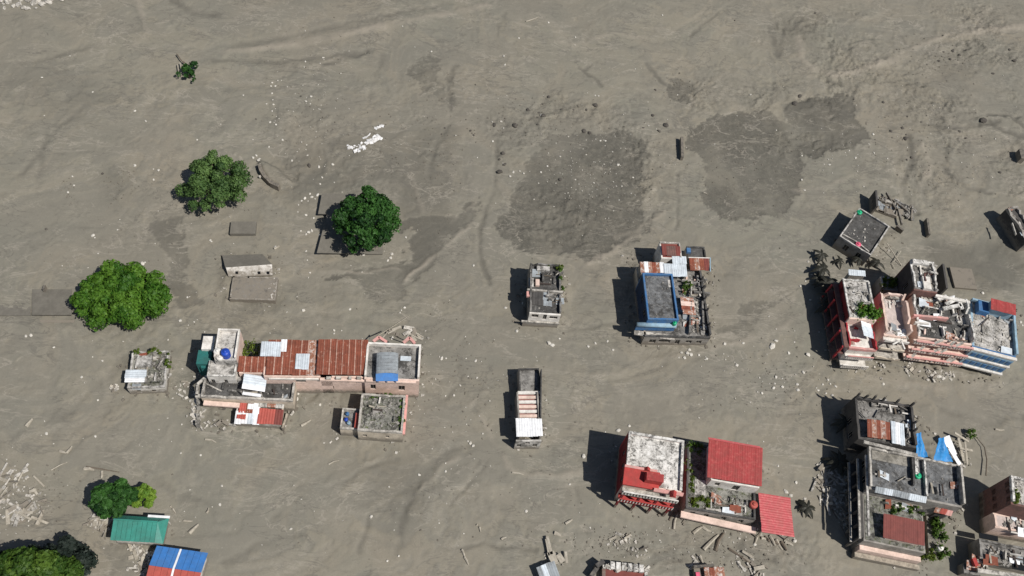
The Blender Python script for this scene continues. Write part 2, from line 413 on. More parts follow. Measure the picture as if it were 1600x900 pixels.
# runnels and ridges left by the flow: (pixel polyline, half width m, depth m)
line = np.zeros_like(GX)
wlx = GX + 0.5 * fbm(GX / 2.5, GY / 2.5, 3, 4, 0.6); wly = GY + 0.5 * fbm(GX / 2.5 + 9, GY / 2.5, 4, 4, 0.6)
LINES = [
    ([(778, 235), (772, 290), (752, 345), (748, 380), (757, 420), (762, 440)], 0.35, 0.14),
    ([(780, 240), (775, 215), (790, 195)], 0.5, 0.12), ([(672, 275), (676, 240), (690, 212), (700, 195)], 0.4, 0.13),
    ([(1058, 270), (1060, 320), (1056, 358)], 0.25, 0.12), ([(890, 515), (930, 512), (975, 498)], 0.4, 0.1),
    ([(900, 585), (960, 585), (1010, 565), (1060, 555)], 0.4, -0.08), ([(930, 600), (990, 590), (1040, 570)], 0.3, 0.08),
    ([(1110, 545), (1160, 535), (1220, 510), (1270, 480)], 0.5, -0.1), ([(620, 860), (632, 790), (660, 740), (700, 705), (740, 695)], 0.5, 0.13),
    ([(650, 770), (690, 730), (720, 715)], 0.35, -0.1), ([(430, 805), (500, 765), (570, 730), (620, 715)], 0.4, 0.1),
    ([(440, 800), (510, 758), (590, 715)], 0.3, -0.09), ([(700, 790), (740, 750), (755, 725)], 0.3, 0.1), ([(560, 860), (580, 800), (640, 760)], 0.35, 0.1),
    ([(690, 855), (760, 852), (840, 858)], 0.3, 0.12), ([(660, 610), (690, 630), (720, 600), (715, 570)], 0.35, 0.1), ([(670, 640), (720, 640), (760, 610)], 0.35, -0.09),
    ([(750, 650), (770, 690), (800, 735), (860, 745), (930, 735)], 0.45, -0.1), ([(900, 760), (905, 800), (915, 830)], 0.3, 0.1),
    ([(350, 80), (470, 65), (600, 40), (760, 8)], 0.8, -0.15), ([(360, 70), (480, 50), (610, 22), (700, 5)], 0.6, 0.12), ([(330, 92), (430, 95), (520, 85), (570, 78)], 0.5, 0.12),
    ([(505, 100), (540, 88), (575, 78)], 0.5, 0.16), ([(30, 270), (60, 240), (80, 210), (130, 165)], 0.5, 0.12), ([(60, 300), (66, 230), (72, 205)], 0.6, 0.1),
    ([(0, 100), (70, 95), (150, 70), (220, 45)], 0.6, 0.1), ([(210, 70), (230, 50), (225, 30), (215, 0)], 0.6, -0.12), ([(268, 0), (300, 18), (340, 22)], 0.8, 0.14),
    ([(1010, 100), (1030, 125), (1050, 135)], 0.4, 0.16), ([(905, 105), (925, 120), (940, 135)], 0.4, 0.14), ([(930, 95), (915, 108)], 0.3, 0.12),
    ([(1275, 112), (1295, 125), (1312, 130)], 0.5, 0.2), ([(1250, 60), (1252, 90), (1285, 118), (1340, 112), (1400, 90), (1480, 55), (1600, 40)], 0.9, -0.2),
    ([(1200, 40), (1215, 85), (1225, 45), (1260, 40)], 0.5, 0.14), ([(1360, 60), (1380, 90), (1430, 80), (1500, 50)], 0.5, 0.12), ([(1080, 55), (1120, 20)], 0.4, 0.12),
    ([(1540, 190), (1565, 205), (1600, 215)], 0.6, 0.25), ([(1545, 178), (1575, 180), (1600, 200)], 0.5, 0.2), ([(1390, 195), (1430, 190), (1500, 200), (1560, 190)], 0.5, 0.16),
    ([(1420, 210), (1425, 250), (1410, 290), (1430, 330)], 0.6, 0.18), ([(1460, 240), (1480, 270), (1510, 290), (1550, 300)], 0.5, 0.15), ([(1440, 225), (1455, 255), (1440, 290)], 0.5, -0.15),
    ([(1210, 420), (1150, 430), (1100, 425)], 0.4, 0.07),
    ([(1240, 300), (1300, 290), (1340, 270)], 0.5, -0.09), ([(960, 370), (1000, 355), (1040, 330)], 0.4, -0.1), ([(920, 410), (960, 390), (1000, 362)], 0.5, -0.12),
    ([(840, 860), (810, 855), (770, 852)], 0.3, 0.1), ([(1150, 850), (1180, 870), (1220, 880)], 0.35, 0.12), ([(1370, 590), (1420, 600), (1480, 605), (1600, 600)], 0.7, -0.08),
    ([(1150, 640), (1200, 650), (1280, 640)], 0.5, 0.07), ([(1470, 640), (1540, 660), (1600, 650)], 0.7, 0.08), ([(200, 560), (150, 600), (100, 650), (0, 690)], 0.6, 0.06),
    ([(0, 560), (60, 540), (110, 510)], 0.4, -0.07), ([(330, 530), (420, 500), (500, 490), (600, 505)], 0.5, 0.07), ([(500, 420), (560, 425), (620, 418)], 0.3, -0.1),
    ([(634, 436), (690, 388), (741, 346)], 0.35, -0.14), ([(700, 335), (715, 340), (745, 317)], 0.35, -0.1), ([(150, 700), (210, 720), (260, 760), (330, 790)], 0.5, 0.06),
    ([(350, 880), (400, 850), (470, 830)], 0.5, 0.08), ([(760, 110), (765, 60), (790, 20)], 0.5, 0.08), ([(850, 60), (900, 70), (960, 50), (1020, 60)], 0.6, -0.08),
    ([(580, 150), (590, 110), (600, 80)], 0.5, 0.08), ([(705, 170), (700, 130), (712, 100)], 0.4, 0.12), ([(640, 270), (652, 300), (660, 330)], 0.4, -0.08)]
for pts, wd, dep in LINES:
    pw = [P(*p) for p in pts]
    xa = min(p[0] for p in pw) - 3; xb = max(p[0] for p in pw) + 3; ya = min(p[1] for p in pw) - 3; yb = max(p[1] for p in pw) + 3
    i0, i1 = np.searchsorted(gx, [xa, xb]); j0, j1 = np.searchsorted(gy, [ya, yb])
    X_ = wlx[j0:j1, i0:i1]; Y_ = wly[j0:j1, i0:i1]
    dm = np.full(X_.shape, 1e9)
    for (ax, ay), (bx, by) in zip(pw[:-1], pw[1:]):
        vx, vy = bx - ax, by - ay
        t = np.clip(((X_ - ax) * vx + (Y_ - ay) * vy) / (vx * vx + vy * vy), 0, 1)
        dm = np.minimum(dm, np.hypot(X_ - ax - t * vx, Y_ - ay - t * vy))
    g_ = np.exp(-(dm / wd) ** 2) * np.clip(0.75 + 0.9 * n_mid[j0:j1, i0:i1], 0.1, 1.2)
    h[j0:j1, i0:i1] -= dep * g_ * 1.2
    line[j0:j1, i0:i1] += np.sign(dep) * g_ * min(1.0, abs(dep) * 6)
# terraces of mud with a small scarp
for dz, pts in [(0.8, [(404, 254), (406, 250), (430, 262), (455, 285), (436, 292), (420, 284), (409, 270)]),
                (0.35, [(1530, 180), (1556, 174), (1600, 190), (1600, 240), (1560, 205), (1538, 196)]),
                (0.3, [(1230, 165), (1262, 160), (1275, 176), (1250, 182)]),
                (0.25, [(826, 190), (845, 180), (850, 196), (832, 204)]),
                (0.22, [(1168, 845), (1200, 870), (1230, 860), (1230, 900), (1180, 900), (1150, 860)]),
                (0.2, [(975, 868), (1080, 868), (1080, 900), (975, 900)])]:
    h += dz * (region(pts, 1) if dz < 0.45 else blur(inside(GX + 0.25 * n_mid, GY + 0.25 * n_mid, poly_world(pts)).astype(float), 1))
edge = np.minimum(np.minimum(GX - core_x[0], core_x[-1] - GX), np.minimum(GY - core_y[0], core_y[-1] - GY))
h *= np.clip((edge + 300) / 300, 0.0, 1.0)
h -= 0.08


def gz(x, y):
    i = (x - core_x[0]) / STEP + nx0; j = (y - core_y[0]) / STEP + ny0
    i = min(max(int(i), 0), GX.shape[1] - 1); j = min(max(int(j), 0), GX.shape[0] - 1)
    return float(h[j, i])


ny, nx = GX.shape
me = bpy.data.meshes.new('mud_ground')
co = np.stack([GX, GY, h], -1).reshape(-1, 3).astype(np.float32)
idx = np.arange(ny * nx).reshape(ny, nx)
quads = np.stack([idx[:-1, :-1], idx[:-1, 1:], idx[1:, 1:], idx[1:, :-1]], -1).reshape(-1)
nq = quads.size // 4
me.vertices.add(ny * nx); me.vertices.foreach_set('co', co.ravel())
me.loops.add(quads.size); me.loops.foreach_set('vertex_index', quads.astype(np.int32))
me.polygons.add(nq)
me.polygons.foreach_set('loop_start', np.arange(0, nq * 4, 4, dtype=np.int32))
me.polygons.foreach_set('loop_total', np.full(nq, 4, np.int32))
me.polygons.foreach_set('use_smooth', np.ones(nq, bool))
me.update(calc_edges=True)
for nm, arr in (('wet_and_shade', wet_and_shade), ('grav', grav), ('flow', n_flow), ('flowb', n_flow2), ('rough', rough), ('crease', crease), ('line', line), ('tone', tone), ('front', front), ('lump', n_lump * (0.25 + 0.9 * calm)), ('calm', calm), ('near', near)):
    a = me.attributes.new(nm, 'FLOAT', 'POINT')
    a.data.foreach_set('value', arr.ravel().astype(np.float32))


def mudmat():
    m, nt, N, L, bs = _nodes('mud')
    geo = N.new('ShaderNodeNewGeometry'); pos = geo.outputs['Position']

    def at(n):
        a = N.new('ShaderNodeAttribute'); a.attribute_name = n
        return a.outputs['Fac']
    n1 = _noise(nt, pos, 0.045, 4, 0.6, 0.8)
    n2 = _noise(nt, pos, 0.6, 6, 0.7, 1.0)
    n3 = _noise(nt, pos, 5.0, 4, 0.7)
    n4 = _noise(nt, pos, 1.8, 5, 0.75, 1.5)
    n5 = _noise(nt, pos, 2.6, 8, 0.72, 0.4)
    col = _mix(nt, _ramp(nt, n1, 0.35, 0.65), (0.2256, 0.2169, 0.1718), (0.2809, 0.2448, 0.1843))
    col = _mix(nt, _ramp(nt, at('tone'), -0.6, 1.0, 0.0, 0.6), col, (0.1801, 0.1731, 0.1468))
    col = _mix(nt, _ramp(nt, at('flow'), -0.05, -0.6, 0.0, 0.45), col, (0.2721, 0.2388, 0.1824))
    col = _mix(nt, _ramp(nt, at('flow'), 0.05, 0.6, 0.0, 0.35), col, (0.1930, 0.1821, 0.1517))
    col = _mix(nt, _ramp(nt, at('flowb'), 0.12, 0.5, 0.0, 0.30), col, (0.2820, 0.2587, 0.2092))
    col = _mix(nt, _ramp(nt, at('flowb'), -0.2, -0.6, 0.0, 0.35), col, (0.1731, 0.1622, 0.1344))
    col = _mix(nt, _math(nt, 'MULTIPLY', at('front'), 0.38), col, (0.1336, 0.1244, 0.1008))
    col = _mix(nt, _ramp(nt, at('lump'), 0.1, 0.6, 0.0, 0.36), col, (0.2919, 0.2667, 0.2131))
    col = _mix(nt, _ramp(nt, at('lump'), -0.1, -0.6, 0.0, 0.40), col, (0.1583, 0.1473, 0.1209))
    col = _mix(nt, _ramp(nt, n2, 0.5, 0.72, 0.0, 0.2), col, (0.1632, 0.1522, 0.1247))
    col = _mix(nt, _ramp(nt, at('near'), 0.05, 0.6, 0.0, 0.3), col, (0.1731, 0.1542, 0.1171))
    nb = _noise(nt, pos, 0.016, 3, 0.55, 0.6)
    col = _mix(nt, _ramp(nt, nb, 0.42, 0.62, 0.0, 0.30), col, (0.1788, 0.1650, 0.1377))
    dark = _mix(nt, _ramp(nt, n4, 0.42, 0.60), (0.0738, 0.0705, 0.0590), (0.0983, 0.0927, 0.0762))
    gcol = _mix(nt, _ramp(nt, n3, 0.48, 0.64, 0, 0.9), (0.0664, 0.0636, 0.0534), (0.1260, 0.1187, 0.0970))
    gcol = _mix(nt, _ramp(nt, n5, 0.48, 0.36, 0, 0.75), gcol, (0.1445, 0.1348, 0.1093))
    dark = _mix(nt, _math(nt, 'MULTIPLY', at('grav'), 0.85), dark, gcol)
    col = _mix(nt, _math(nt, 'MULTIPLY', at('wet_and_shade'), 0.9), col, dark)
    # thin veins drawn out by the current
    mp = N.new('ShaderNodeMapping')
    mp.inputs['Rotation'].default_value = (0, 0, -0.6)
    mp.inputs['Scale'].default_value = (0.45, 1.25, 1.0)
    L.new(pos, mp.inputs[0])
    for sc, cc, lo, st in ((0.22, (0.33, 0.30, 0.25), 0.47, 0.65), (0.31, (0.115, 0.108, 0.092), 0.49, 0.65), (0.55, (0.33, 0.30, 0.25), 0.5, 0.5), (0.16, (0.125, 0.117, 0.1), 0.48, 0.55)):
        vn = _noise(nt, mp.outputs[0], sc, 7, 0.62, 1.1)
        vr = _ramp(nt, _math(nt, 'ABSOLUTE', _math(nt, 'SUBTRACT', vn, 0.5), 0.0), 0.018, 0.002, 0.0, 1.0)
        mk = _ramp(nt, _noise(nt, pos, sc * 0.35, 3, 0.6), lo, lo + 0.1, 0.0, st)
        col = _mix(nt, _math(nt, 'MULTIPLY', vr, mk), col, cc)
    rc = _math(nt, 'MULTIPLY', at('rough'), _ramp(nt, n4, 0.5, 0.62, 0, 0.6))
    col = _mix(nt, rc, col, (0.1237, 0.1154, 0.0960))
    col = _mix(nt, _ramp(nt, at('line'), 0.1, 0.9, 0.0, 0.7), col, (0.1137, 0.1065, 0.0883))
    col = _mix(nt, _ramp(nt, at('line'), -0.1, -0.9, 0.0, 0.65), col, (0.3166, 0.2806, 0.2284))
    col = _mix(nt, _ramp(nt, n3, 0.3, 0.7, 0.0, 0.22), col, (0.1188, 0.1095, 0.0892))
    col = _mix(nt, _ramp(nt, n5, 0.58, 0.72, 0.0, 0.30), col, (0.1188, 0.1114, 0.0922))
    col = _mix(nt, _ramp(nt, n5, 0.42, 0.28, 0.0, 0.30), col, (0.3264, 0.2965, 0.2352))
    L.new(col, bs.inputs['Base Color'])
    L.new(_ramp(nt, n2, 0.3, 0.7, 0.6, 0.85), bs.inputs['Roughness'])
    bs.inputs['Specular IOR Level'].default_value = 0.35
    hh = _math(nt, 'ADD', _math(nt, 'MULTIPLY', n2, 0.14), _math(nt, 'MULTIPLY', n3, 0.16))
    hh = _math(nt, 'ADD', hh, _math(nt, 'MULTIPLY', n4, _ramp(nt, at('rough'), 0, 1, 0.1, 0.9)))
    hh = _math(nt, 'MULTIPLY', hh, _ramp(nt, at('calm'), 0.0, 0.8, 0.22, 1.0))
    L.new(_bump(nt, hh, 0.17, 0.85), bs.inputs['Normal'])
    return m


me.materials.append(mudmat())
ground = bpy.data.objects.new('mud_ground', me)
COL.objects.link(ground)
ground['kind'] = 'structure'


# ------------------------------------------------------------------ mesh helpers
class MB:
    def __init__(self):
        self.v = []; self.f = []

    def add(self, vs, fs):
        o = len(self.v)
        self.v += [tuple(map(float, q)) for q in vs]
        self.f += [tuple(i + o for i in f) for f in fs]
        return self

    def box(self, u0, v0, u1, v1, z0, z1):
        if u0 > u1: u0, u1 = u1, u0
        if v0 > v1: v0, v1 = v1, v0
        return self.add([(u0, v0, z0), (u1, v0, z0), (u1, v1, z0), (u0, v1, z0),
                         (u0, v0, z1), (u1, v0, z1), (u1, v1, z1), (u0, v1, z1)],
                        [(0, 3, 2, 1), (4, 5, 6, 7), (0, 1, 5, 4), (1, 2, 6, 5), (2, 3, 7, 6), (3, 0, 4, 7)])

    def hexa(self, b, t):
        return self.add(list(b) + list(t), [(3, 2, 1, 0), (4, 5, 6, 7), (0, 1, 5, 4), (1, 2, 6, 5), (2, 3, 7, 6), (3, 0, 4, 7)])

    def bar(self, a, b, w, hgt):
        """a straight bar between two 3-D points, its top along a-b"""
        a = Vector(a); b = Vector(b)
        d = b - a
        s = d.cross(Vector((0, 0, 1)))
        if s.length < 1e-5: s = Vector((1, 0, 0))
        s.normalize(); s *= w / 2
        n = s.cross(d).normalized() * hgt
        if n.z < 0: n = -n
        return self.hexa([a - s - n, b - s - n, b + s - n, a + s - n], [a - s, b - s, b + s, a + s])

    def worn(self, p, q, z0, z1, t, jit=0.05, seg=0.55, gap=0.0):
        """a wall top or parapet in short lengths with an uneven, chipped crest"""
        p = Vector((*p, 0)); q = Vector((*q, 0))
        L = (q - p).length
        if L < 1e-3: return self
        n = max(1, int(L / seg)); d = (q - p) / n
        s = d.cross(Vector((0, 0, 1))).normalized() * t / 2
        hs = [z1 - abs(random.gauss(0, jit)) for _ in range(n + 1)]
        if gap:
            for i in range(n + 1):
                if random.random() < gap: hs[i] = z0 + (z1 - z0) * random.uniform(0.1, 0.6)
        vs = []; fs = []
        for i in range(n + 1):
            c = p + d * i + s * random.uniform(-0.1, 0.1) * (1 if 0 < i < n else 0)
            for sg, zz in ((-1, z0), (1, z0), (1, hs[i]), (-1, hs[i])):
                vs.append((c.x + sg * s.x, c.y + sg * s.y, zz))
        for i in range(n):
            a = i * 4; b = a + 4
            fs += [(a, a + 1, b + 1, b), (a + 1, a + 2, b + 2, b + 1), (a + 2, a + 3, b + 3, b + 2), (a + 3, a, b, b + 3)]
        fs += [(3, 2, 1, 0), (n * 4, n * 4 + 1, n * 4 + 2, n * 4 + 3)]
        return self.add(vs, fs)

    def tube(self, pts, radii, n=7):
        pts = [Vector(p) for p in pts]
        vs = []; fs = []
        for i, p in enumerate(pts):
            d = (pts[min(i + 1, len(pts) - 1)] - pts[max(i - 1, 0)]).normalized()
            a = d.orthogonal().normalized(); b = d.cross(a)
            for k in range(n):
                t = 2 * math.pi * k / n
                vs.append(p + (a * math.cos(t) + b * math.sin(t)) * radii[i])
        for i in range(len(pts) - 1):
            for k in range(n):
                fs.append((i * n + k, i * n + (k + 1) % n, (i + 1) * n + (k + 1) % n, (i + 1) * n + k))
        fs += [tuple(range(n))[::-1], tuple((len(pts) - 1) * n + k for k in range(n))]
        return self.add(vs, fs)

    def lathe(self, c, prof, n=16):
        vs = []; fs = []
        for r, z in prof:
            for k in range(n):
                t = 2 * math.pi * k / n
                vs.append((c[0] + r * math.cos(t), c[1] + r * math.sin(t), c[2] + z))
        m = len(prof)
        for i in range(m - 1):
            for k in range(n):
                fs.append((i * n + k, i * n + (k + 1) % n, (i + 1) * n + (k + 1) % n, (i + 1) * n + k))
        fs += [tuple(range(n))[::-1], tuple((m - 1) * n + k for k in range(n))]
        return self.add(vs, fs)

    def chunk(self, c, s, rz=None, flat=0.6):
        """an irregular broken block"""
        rz = random.uniform(0, 6.3) if rz is None else rz
        tilt = random.uniform(-0.5, 0.5)
        M = Matrix.Rotation(rz, 3, 'Z') @ Matrix.Rotation(tilt, 3, 'X')
        dim = (s * random.uniform(0.6, 1.4), s * random.uniform(0.4, 1.0), s * random.uniform(0.3, 1.0) * flat)
        vs = []
        for sx, sy, sz in ((-1, -1, -1), (1, -1, -1), (1, 1, -1), (-1, 1, -1), (-1, -1, 1), (1, -1, 1), (1, 1, 1), (-1, 1, 1)):
            p = Vector((sx * dim[0] * random.uniform(.6, 1), sy * dim[1] * random.uniform(.6, 1), sz * dim[2] * random.uniform(.6, 1))) * 0.5
            p = M @ p
            vs.append((c[0] + p.x, c[1] + p.y, c[2] + p.z))
        return self.add(vs, [(0, 3, 2, 1), (4, 5, 6, 7), (0, 1, 5, 4), (1, 2, 6, 5), (2, 3, 7, 6), (3, 0, 4, 7)])

    def mesh(self, name, mat, smooth=False):
        m = bpy.data.meshes.new(name)
        m.from_pydata(self.v, [], self.f)
        m.materials.append(MATS[mat] if isinstance(mat, str) else mat)
        if smooth:
            m.polygons.foreach_set('use_smooth', np.ones(len(m.polygons), bool))
        m.update()
        return m

    def build(self, name, mat, parent=None, smooth=False):
        o = bpy.data.objects.new(name, self.mesh(name, mat, smooth))
        COL.objects.link(o)
        if parent is not None: o.parent = parent
        return o


def tag(o, label, cat, group=None):
    o['label'] = label; o['category'] = cat
    if group: o['group'] = group
    return o


def empty(name, label, cat, loc, rz=0.0, group=None):
    o = bpy.data.objects.new(name, None)
    COL.objects.link(o)
    o.empty_display_size = 0.3
    o.location = loc; o.rotation_euler = (0, 0, rz)
    return tag(o, label, cat, group)


class B:
    """a building (or any thing laid out on a rectangle): local u runs along its north edge, v northwards"""

    def __init__(self, name, label, cat, pA, pB, z, group=None):
        ax, ay = P(*pA, z); bx, by = P(*pB, z)
        self.a = math.atan2(by - ay, bx - ax)
        self.o = (ax, ay); self.c, self.s = math.cos(self.a), math.sin(self.a)
        self.root = empty(name, label, cat, (ax, ay, 0), self.a, group)

    def uv(self, p, z):
        x, y = P(*p, z)
        x -= self.o[0]; y -= self.o[1]
        return x * self.c + y * self.s, -x * self.s + y * self.c

    def pt(self, p, z):
        return (*self.uv(p, z), z)

    def xy(self, u, v):
        return self.o[0] + u * self.c - v * self.s, self.o[1] + u * self.s + v * self.c

    def rect(self, p1, p2, z1, z2=None):
        u0, v1 = self.uv(p1, z1); u1, v0 = self.uv(p2, z1 if z2 is None else z2)
        return min(u0, u1), min(v0, v1), max(u0, u1), max(v0, v1)

    def box(self, name, p1, p2, z0, z1, mat, parent=None):
        r = self.rect(p1, p2, z1)
        return MB().box(*r, z0, z1).build(name, mat, parent or self.root)

    def beam(self, name, p, q, z, w, hgt, mat, z2=None, parent=None):
        return MB().bar(self.pt(p, z), self.pt(q, z if z2 is None else z2), w, hgt).build(name, mat, parent or self.root)

    def block(self, p1, p2, z, wall='grey_wall', floor='concrete', par=0.5, t=0.22, coping=None, sides='NSEW',
              holes=None, base=-1.2, jit=0.04, gap=0.0, rect=None, walls=None, ph=None):
        """walls to the mud, a roof slab and a parapet; p1, p2 = outer north-west and south-east corners of the crest"""
        zt = z + par
        u0, v0, u1, v1 = rect or self.rect(p1, p2, zt)
        walls = walls or {}
        holes = holes or {}
        seg = {'N': ((u0, v1 - t / 2), (u1, v1 - t / 2)), 'S': ((u0, v0 + t / 2), (u1, v0 + t / 2)),
               'W': ((u0 + t / 2, v0 + t), (u0 + t / 2, v1 - t)), 'E': ((u1 - t / 2, v0 + t), (u1 - t / 2, v1 - t))}
        for sd, (a, b) in seg.items():
            self.wall(a, b, base, z, t, walls.get(sd, wall), holes.get(sd, []))
            if sd in sides and par > 0:
                MB().worn(a, b, z, z + (ph or {}).get(sd, par), t, jit, 0.5, gap).build('parapet', coping or wall, self.root)
        MB().box(u0 + t, v0 + t, u1 - t, v1 - t, z - 0.2, z - 0.01).build('roof_slab', floor, self.root)
        return u0 + t, v0 + t, u1 - t, v1 - t

    def wall(self, a, b, z0, z1, t, mat, holes=()):
        a = Vector((*a, 0)); b = Vector((*b, 0)); L = (b - a).length
        d = (b - a).normalized(); s = d.cross(Vector((0, 0, 1))) * t / 2
        m = MB()

        def cell(s0, s1, q0, q1):
            p, q = a + d * s0, a + d * s1
            up0, up1 = Vector((0, 0, q0)), Vector((0, 0, q1))
            m.hexa([p - s + up0, q - s + up0, q + s + up0, p + s + up0], [p - s + up1, q - s + up1, q + s + up1, p + s + up1])
        pos = 0.0
        hs = sorted([(f0 * L, f1 * L, q0, q1) for f0, f1, q0, q1 in holes])
        for s0, s1, q0, q1 in hs:
            if s0 > pos: cell(pos, s0, z0, z1)
            cell(s0, s1, z0, q0)
            if q1 < z1: cell(s0, s1, q1, z1)
            pos = s1
        if pos < L: cell(pos, L, z0, z1)
        m.build('wall', mat, self.root)
        for s0, s1, q0, q1 in hs:
            w = MB()
            fr = 0.06
            c0, c1 = a + d * s0, a + d * s1
            for x0, x1, y0, y1 in ((s0, s0 + fr, q0, q1), (s1 - fr, s1, q0, q1), (s0 + fr, s1 - fr, q0, q0 + fr), (s0 + fr, s1 - fr, q1 - fr, q1), ((s0 + s1) / 2 - 0.02, (s0 + s1) / 2 + 0.02, q0 + fr, q1 - fr)):
                p, q = a + d * x0, a + d * x1
                ss = s * 0.35
                w.hexa([p - ss + Vector((0, 0, y0)), q - ss + Vector((0, 0, y0)), q + ss + Vector((0, 0, y0)), p + ss + Vector((0, 0, y0))],
                       [p - ss + Vector((0, 0, y1)), q - ss + Vector((0, 0, y1)), q + ss + Vector((0, 0, y1)), p + ss + Vector((0, 0, y1))])
            wo = w.build('window', 'grey_wall', self.root)
            ss = s * 0.12
            g = MB().hexa([c0 - ss + Vector((0, 0, q0)), c1 - ss + Vector((0, 0, q0)), c1 + ss + Vector((0, 0, q0)), c0 + ss + Vector((0, 0, q0))],
                          [c0 - ss + Vector((0, 0, q1)), c1 - ss + Vector((0, 0, q1)), c1 + ss + Vector((0, 0, q1)), c0 + ss + Vector((0, 0, q1))])
            g.build('pane', 'glass_dark', wo)

    def plate(self, name, pix, zs, th, mat):
        t = [self.pt(p, z) for p, z in zip(pix, zs)]          # nw, ne, se, sw
        t = [t[3], t[2], t[1], t[0]]
        return MB().hexa([(a, c, z - th) for a, c, z in t], t).build(name, mat, self.root)

    def sheets(self, p1, p2, zn, zs, n, mats, across=False, name='roof_sheet', parent=None, lap=0.05, jz=0.03, pitch=0.27, edge=None, jl=0.06, amp=0.035):
        """corrugated sheets side by side; the grooves run down the slope (north-south, or east-west when across)"""
        if not across:
            r = self.rect(p1, p2, zn, zs)
        else:
            r = self.rect(p1, p2, zn, zs)
        u0, v0, u1, v1 = r
        W = (u1 - u0) if not across else (v1 - v0)
        Lh = (v1 - v0) if not across else (u1 - u0)
        w = W / n + lap
        for i in range(n):
            mat = mats[i % len(mats)] if isinstance(mats, (list, tuple)) else mats
            k = max(3, int(w / pitch) * 2 + 1)
            m = MB(); vs = []
            e0 = random.uniform(-jl, jl); e1 = random.uniform(-jl, jl); rz = random.uniform(0, jz) + (i % 2) * 0.022; sk = random.uniform(-0.015, 0.015)
            for bot in (0, 1):
                for j in range(k):
                    a = i * W / n - lap / 2 + w * j / (k - 1)
                    am = amp if j % 2 else 0.0
                    for e, zz in ((0, zn), (1, zs)):
                        l = e0 if e == 0 else Lh + e1
                        if not across:
                            vs.append((u0 + a + sk * l, v1 - l, zz + rz + am - bot * 0.025))
                        else:
                            vs.append((u0 + l, v1 - a, zz + rz + am - bot * 0.025))
            fs = []
            kk = 2 * k
            for j in range(k - 1):
                a = 2 * j
                fs += [(a, a + 1, a + 3, a + 2), (kk + a + 2, kk + a + 3, kk + a + 1, kk + a), (a, a + 2, kk + a + 2, kk + a), (a + 1, kk + a + 1, kk + a + 3, a + 3)]
            fs += [(0, kk, kk + 1, 1), (kk - 2, kk - 1, 2 * kk - 1, 2 * kk - 2)]
            m.add(vs, fs)
            sh = m.build(name, mat, parent or self.root)
            if edge and i > 0:
                a = i * W / n
                z0 = zn + 0.075; z1 = zs + 0.075
                if not across:
                    MB().bar((u0 + a, v1 - e0, z0), (u0 + a + random.uniform(-.03, .03), v0 - e1 * 0 + 0.02, z1), random.uniform(0.05, 0.13), 0.03).build('lap_edge', edge, sh)
        return r

    def rubble(self, p1, p2, z, n, size=0.3, mat='rubble', name='rubble', zr=0.12, rect=None):
        u0, v0, u1, v1 = rect or self.rect(p1, p2, z)
        m = MB()
        for _ in range(n):
            s = size * random.choice((0.25, 0.35, 0.4, 0.5, 0.6, 0.8, 1.3))
            m.chunk((random.uniform(u0, u1), random.uniform(v0, v1), z + s * 0.12), s)
        o = m.build(name, mat, self.root)
        o['kind'] = 'stuff'
        return o

    def clutter(self, p1, p2, z, n, rect=None, mats=('coping', 'concrete', 'pink_wall', 'rubble', 'white_wall'), big=1.0, sheet=('zinc_sheet', 'grey_sheet', 'rust_sheet', 'rust_pale_sheet', 'white_sheet', 'concrete_pale')):
        """stumps of partition walls, planks and loose roof sheets lying about on a floor"""
        u0, v0, u1, v1 = rect or self.rect(p1, p2, z)
        for i in range(n):
            u, v = random.uniform(u0, u1), random.uniform(v0, v1)
            k = random.random()
            if k < .42:
                l = random.uniform(.5, 1.8) * big
                q = (min(u1, u + l), v) if random.random() < .5 else (u, min(v1, v + l))
                if abs(q[0] - u) + abs(q[1] - v) < .3: continue
                MB().worn((u, v), q, z, z + random.uniform(.2, .8) * big, random.uniform(.14, .26), .14, .35, .25).build('broken_wall', random.choice(mats), self.root)
            elif k < .78:
                a = random.choice((0, 1.57, random.uniform(0, 3.1))); l = random.uniform(.5, 1.2) * big
                c0 = (min(max(u - math.cos(a) * l, u0), u1), min(max(v - math.sin(a) * l, v0), v1), z + random.uniform(.1, .6))
                c1 = (min(max(u + math.cos(a) * l, u0), u1), min(max(v + math.sin(a) * l, v0), v1), z + random.uniform(.1, .4))
                MB().bar(c0, c1, random.uniform(.08, .24), .09).build('plank', random.choice(('timber', 'coping', 'bark', 'rebar', 'white_wall')), self.root)
            else:
                w, d = random.uniform(.35, .8) * big, random.uniform(.3, .6) * big; t = random.uniform(-.25, .25); s = random.uniform(-.2, .2)
                MB().hexa([(u - w, v - d - s, z + .1), (u + w, v - d + s, z + .1 + t * .5), (u + w, v + d + s, z + .2), (u - w, v + d - s, z + .25 + t)],
                          [(u - w, v - d - s, z + .13), (u + w, v - d + s, z + .13 + t * .5), (u + w, v + d + s, z + .23), (u - w, v + d - s, z + .28 + t)]).build('loose_sheet', random.choice(sheet), self.root)

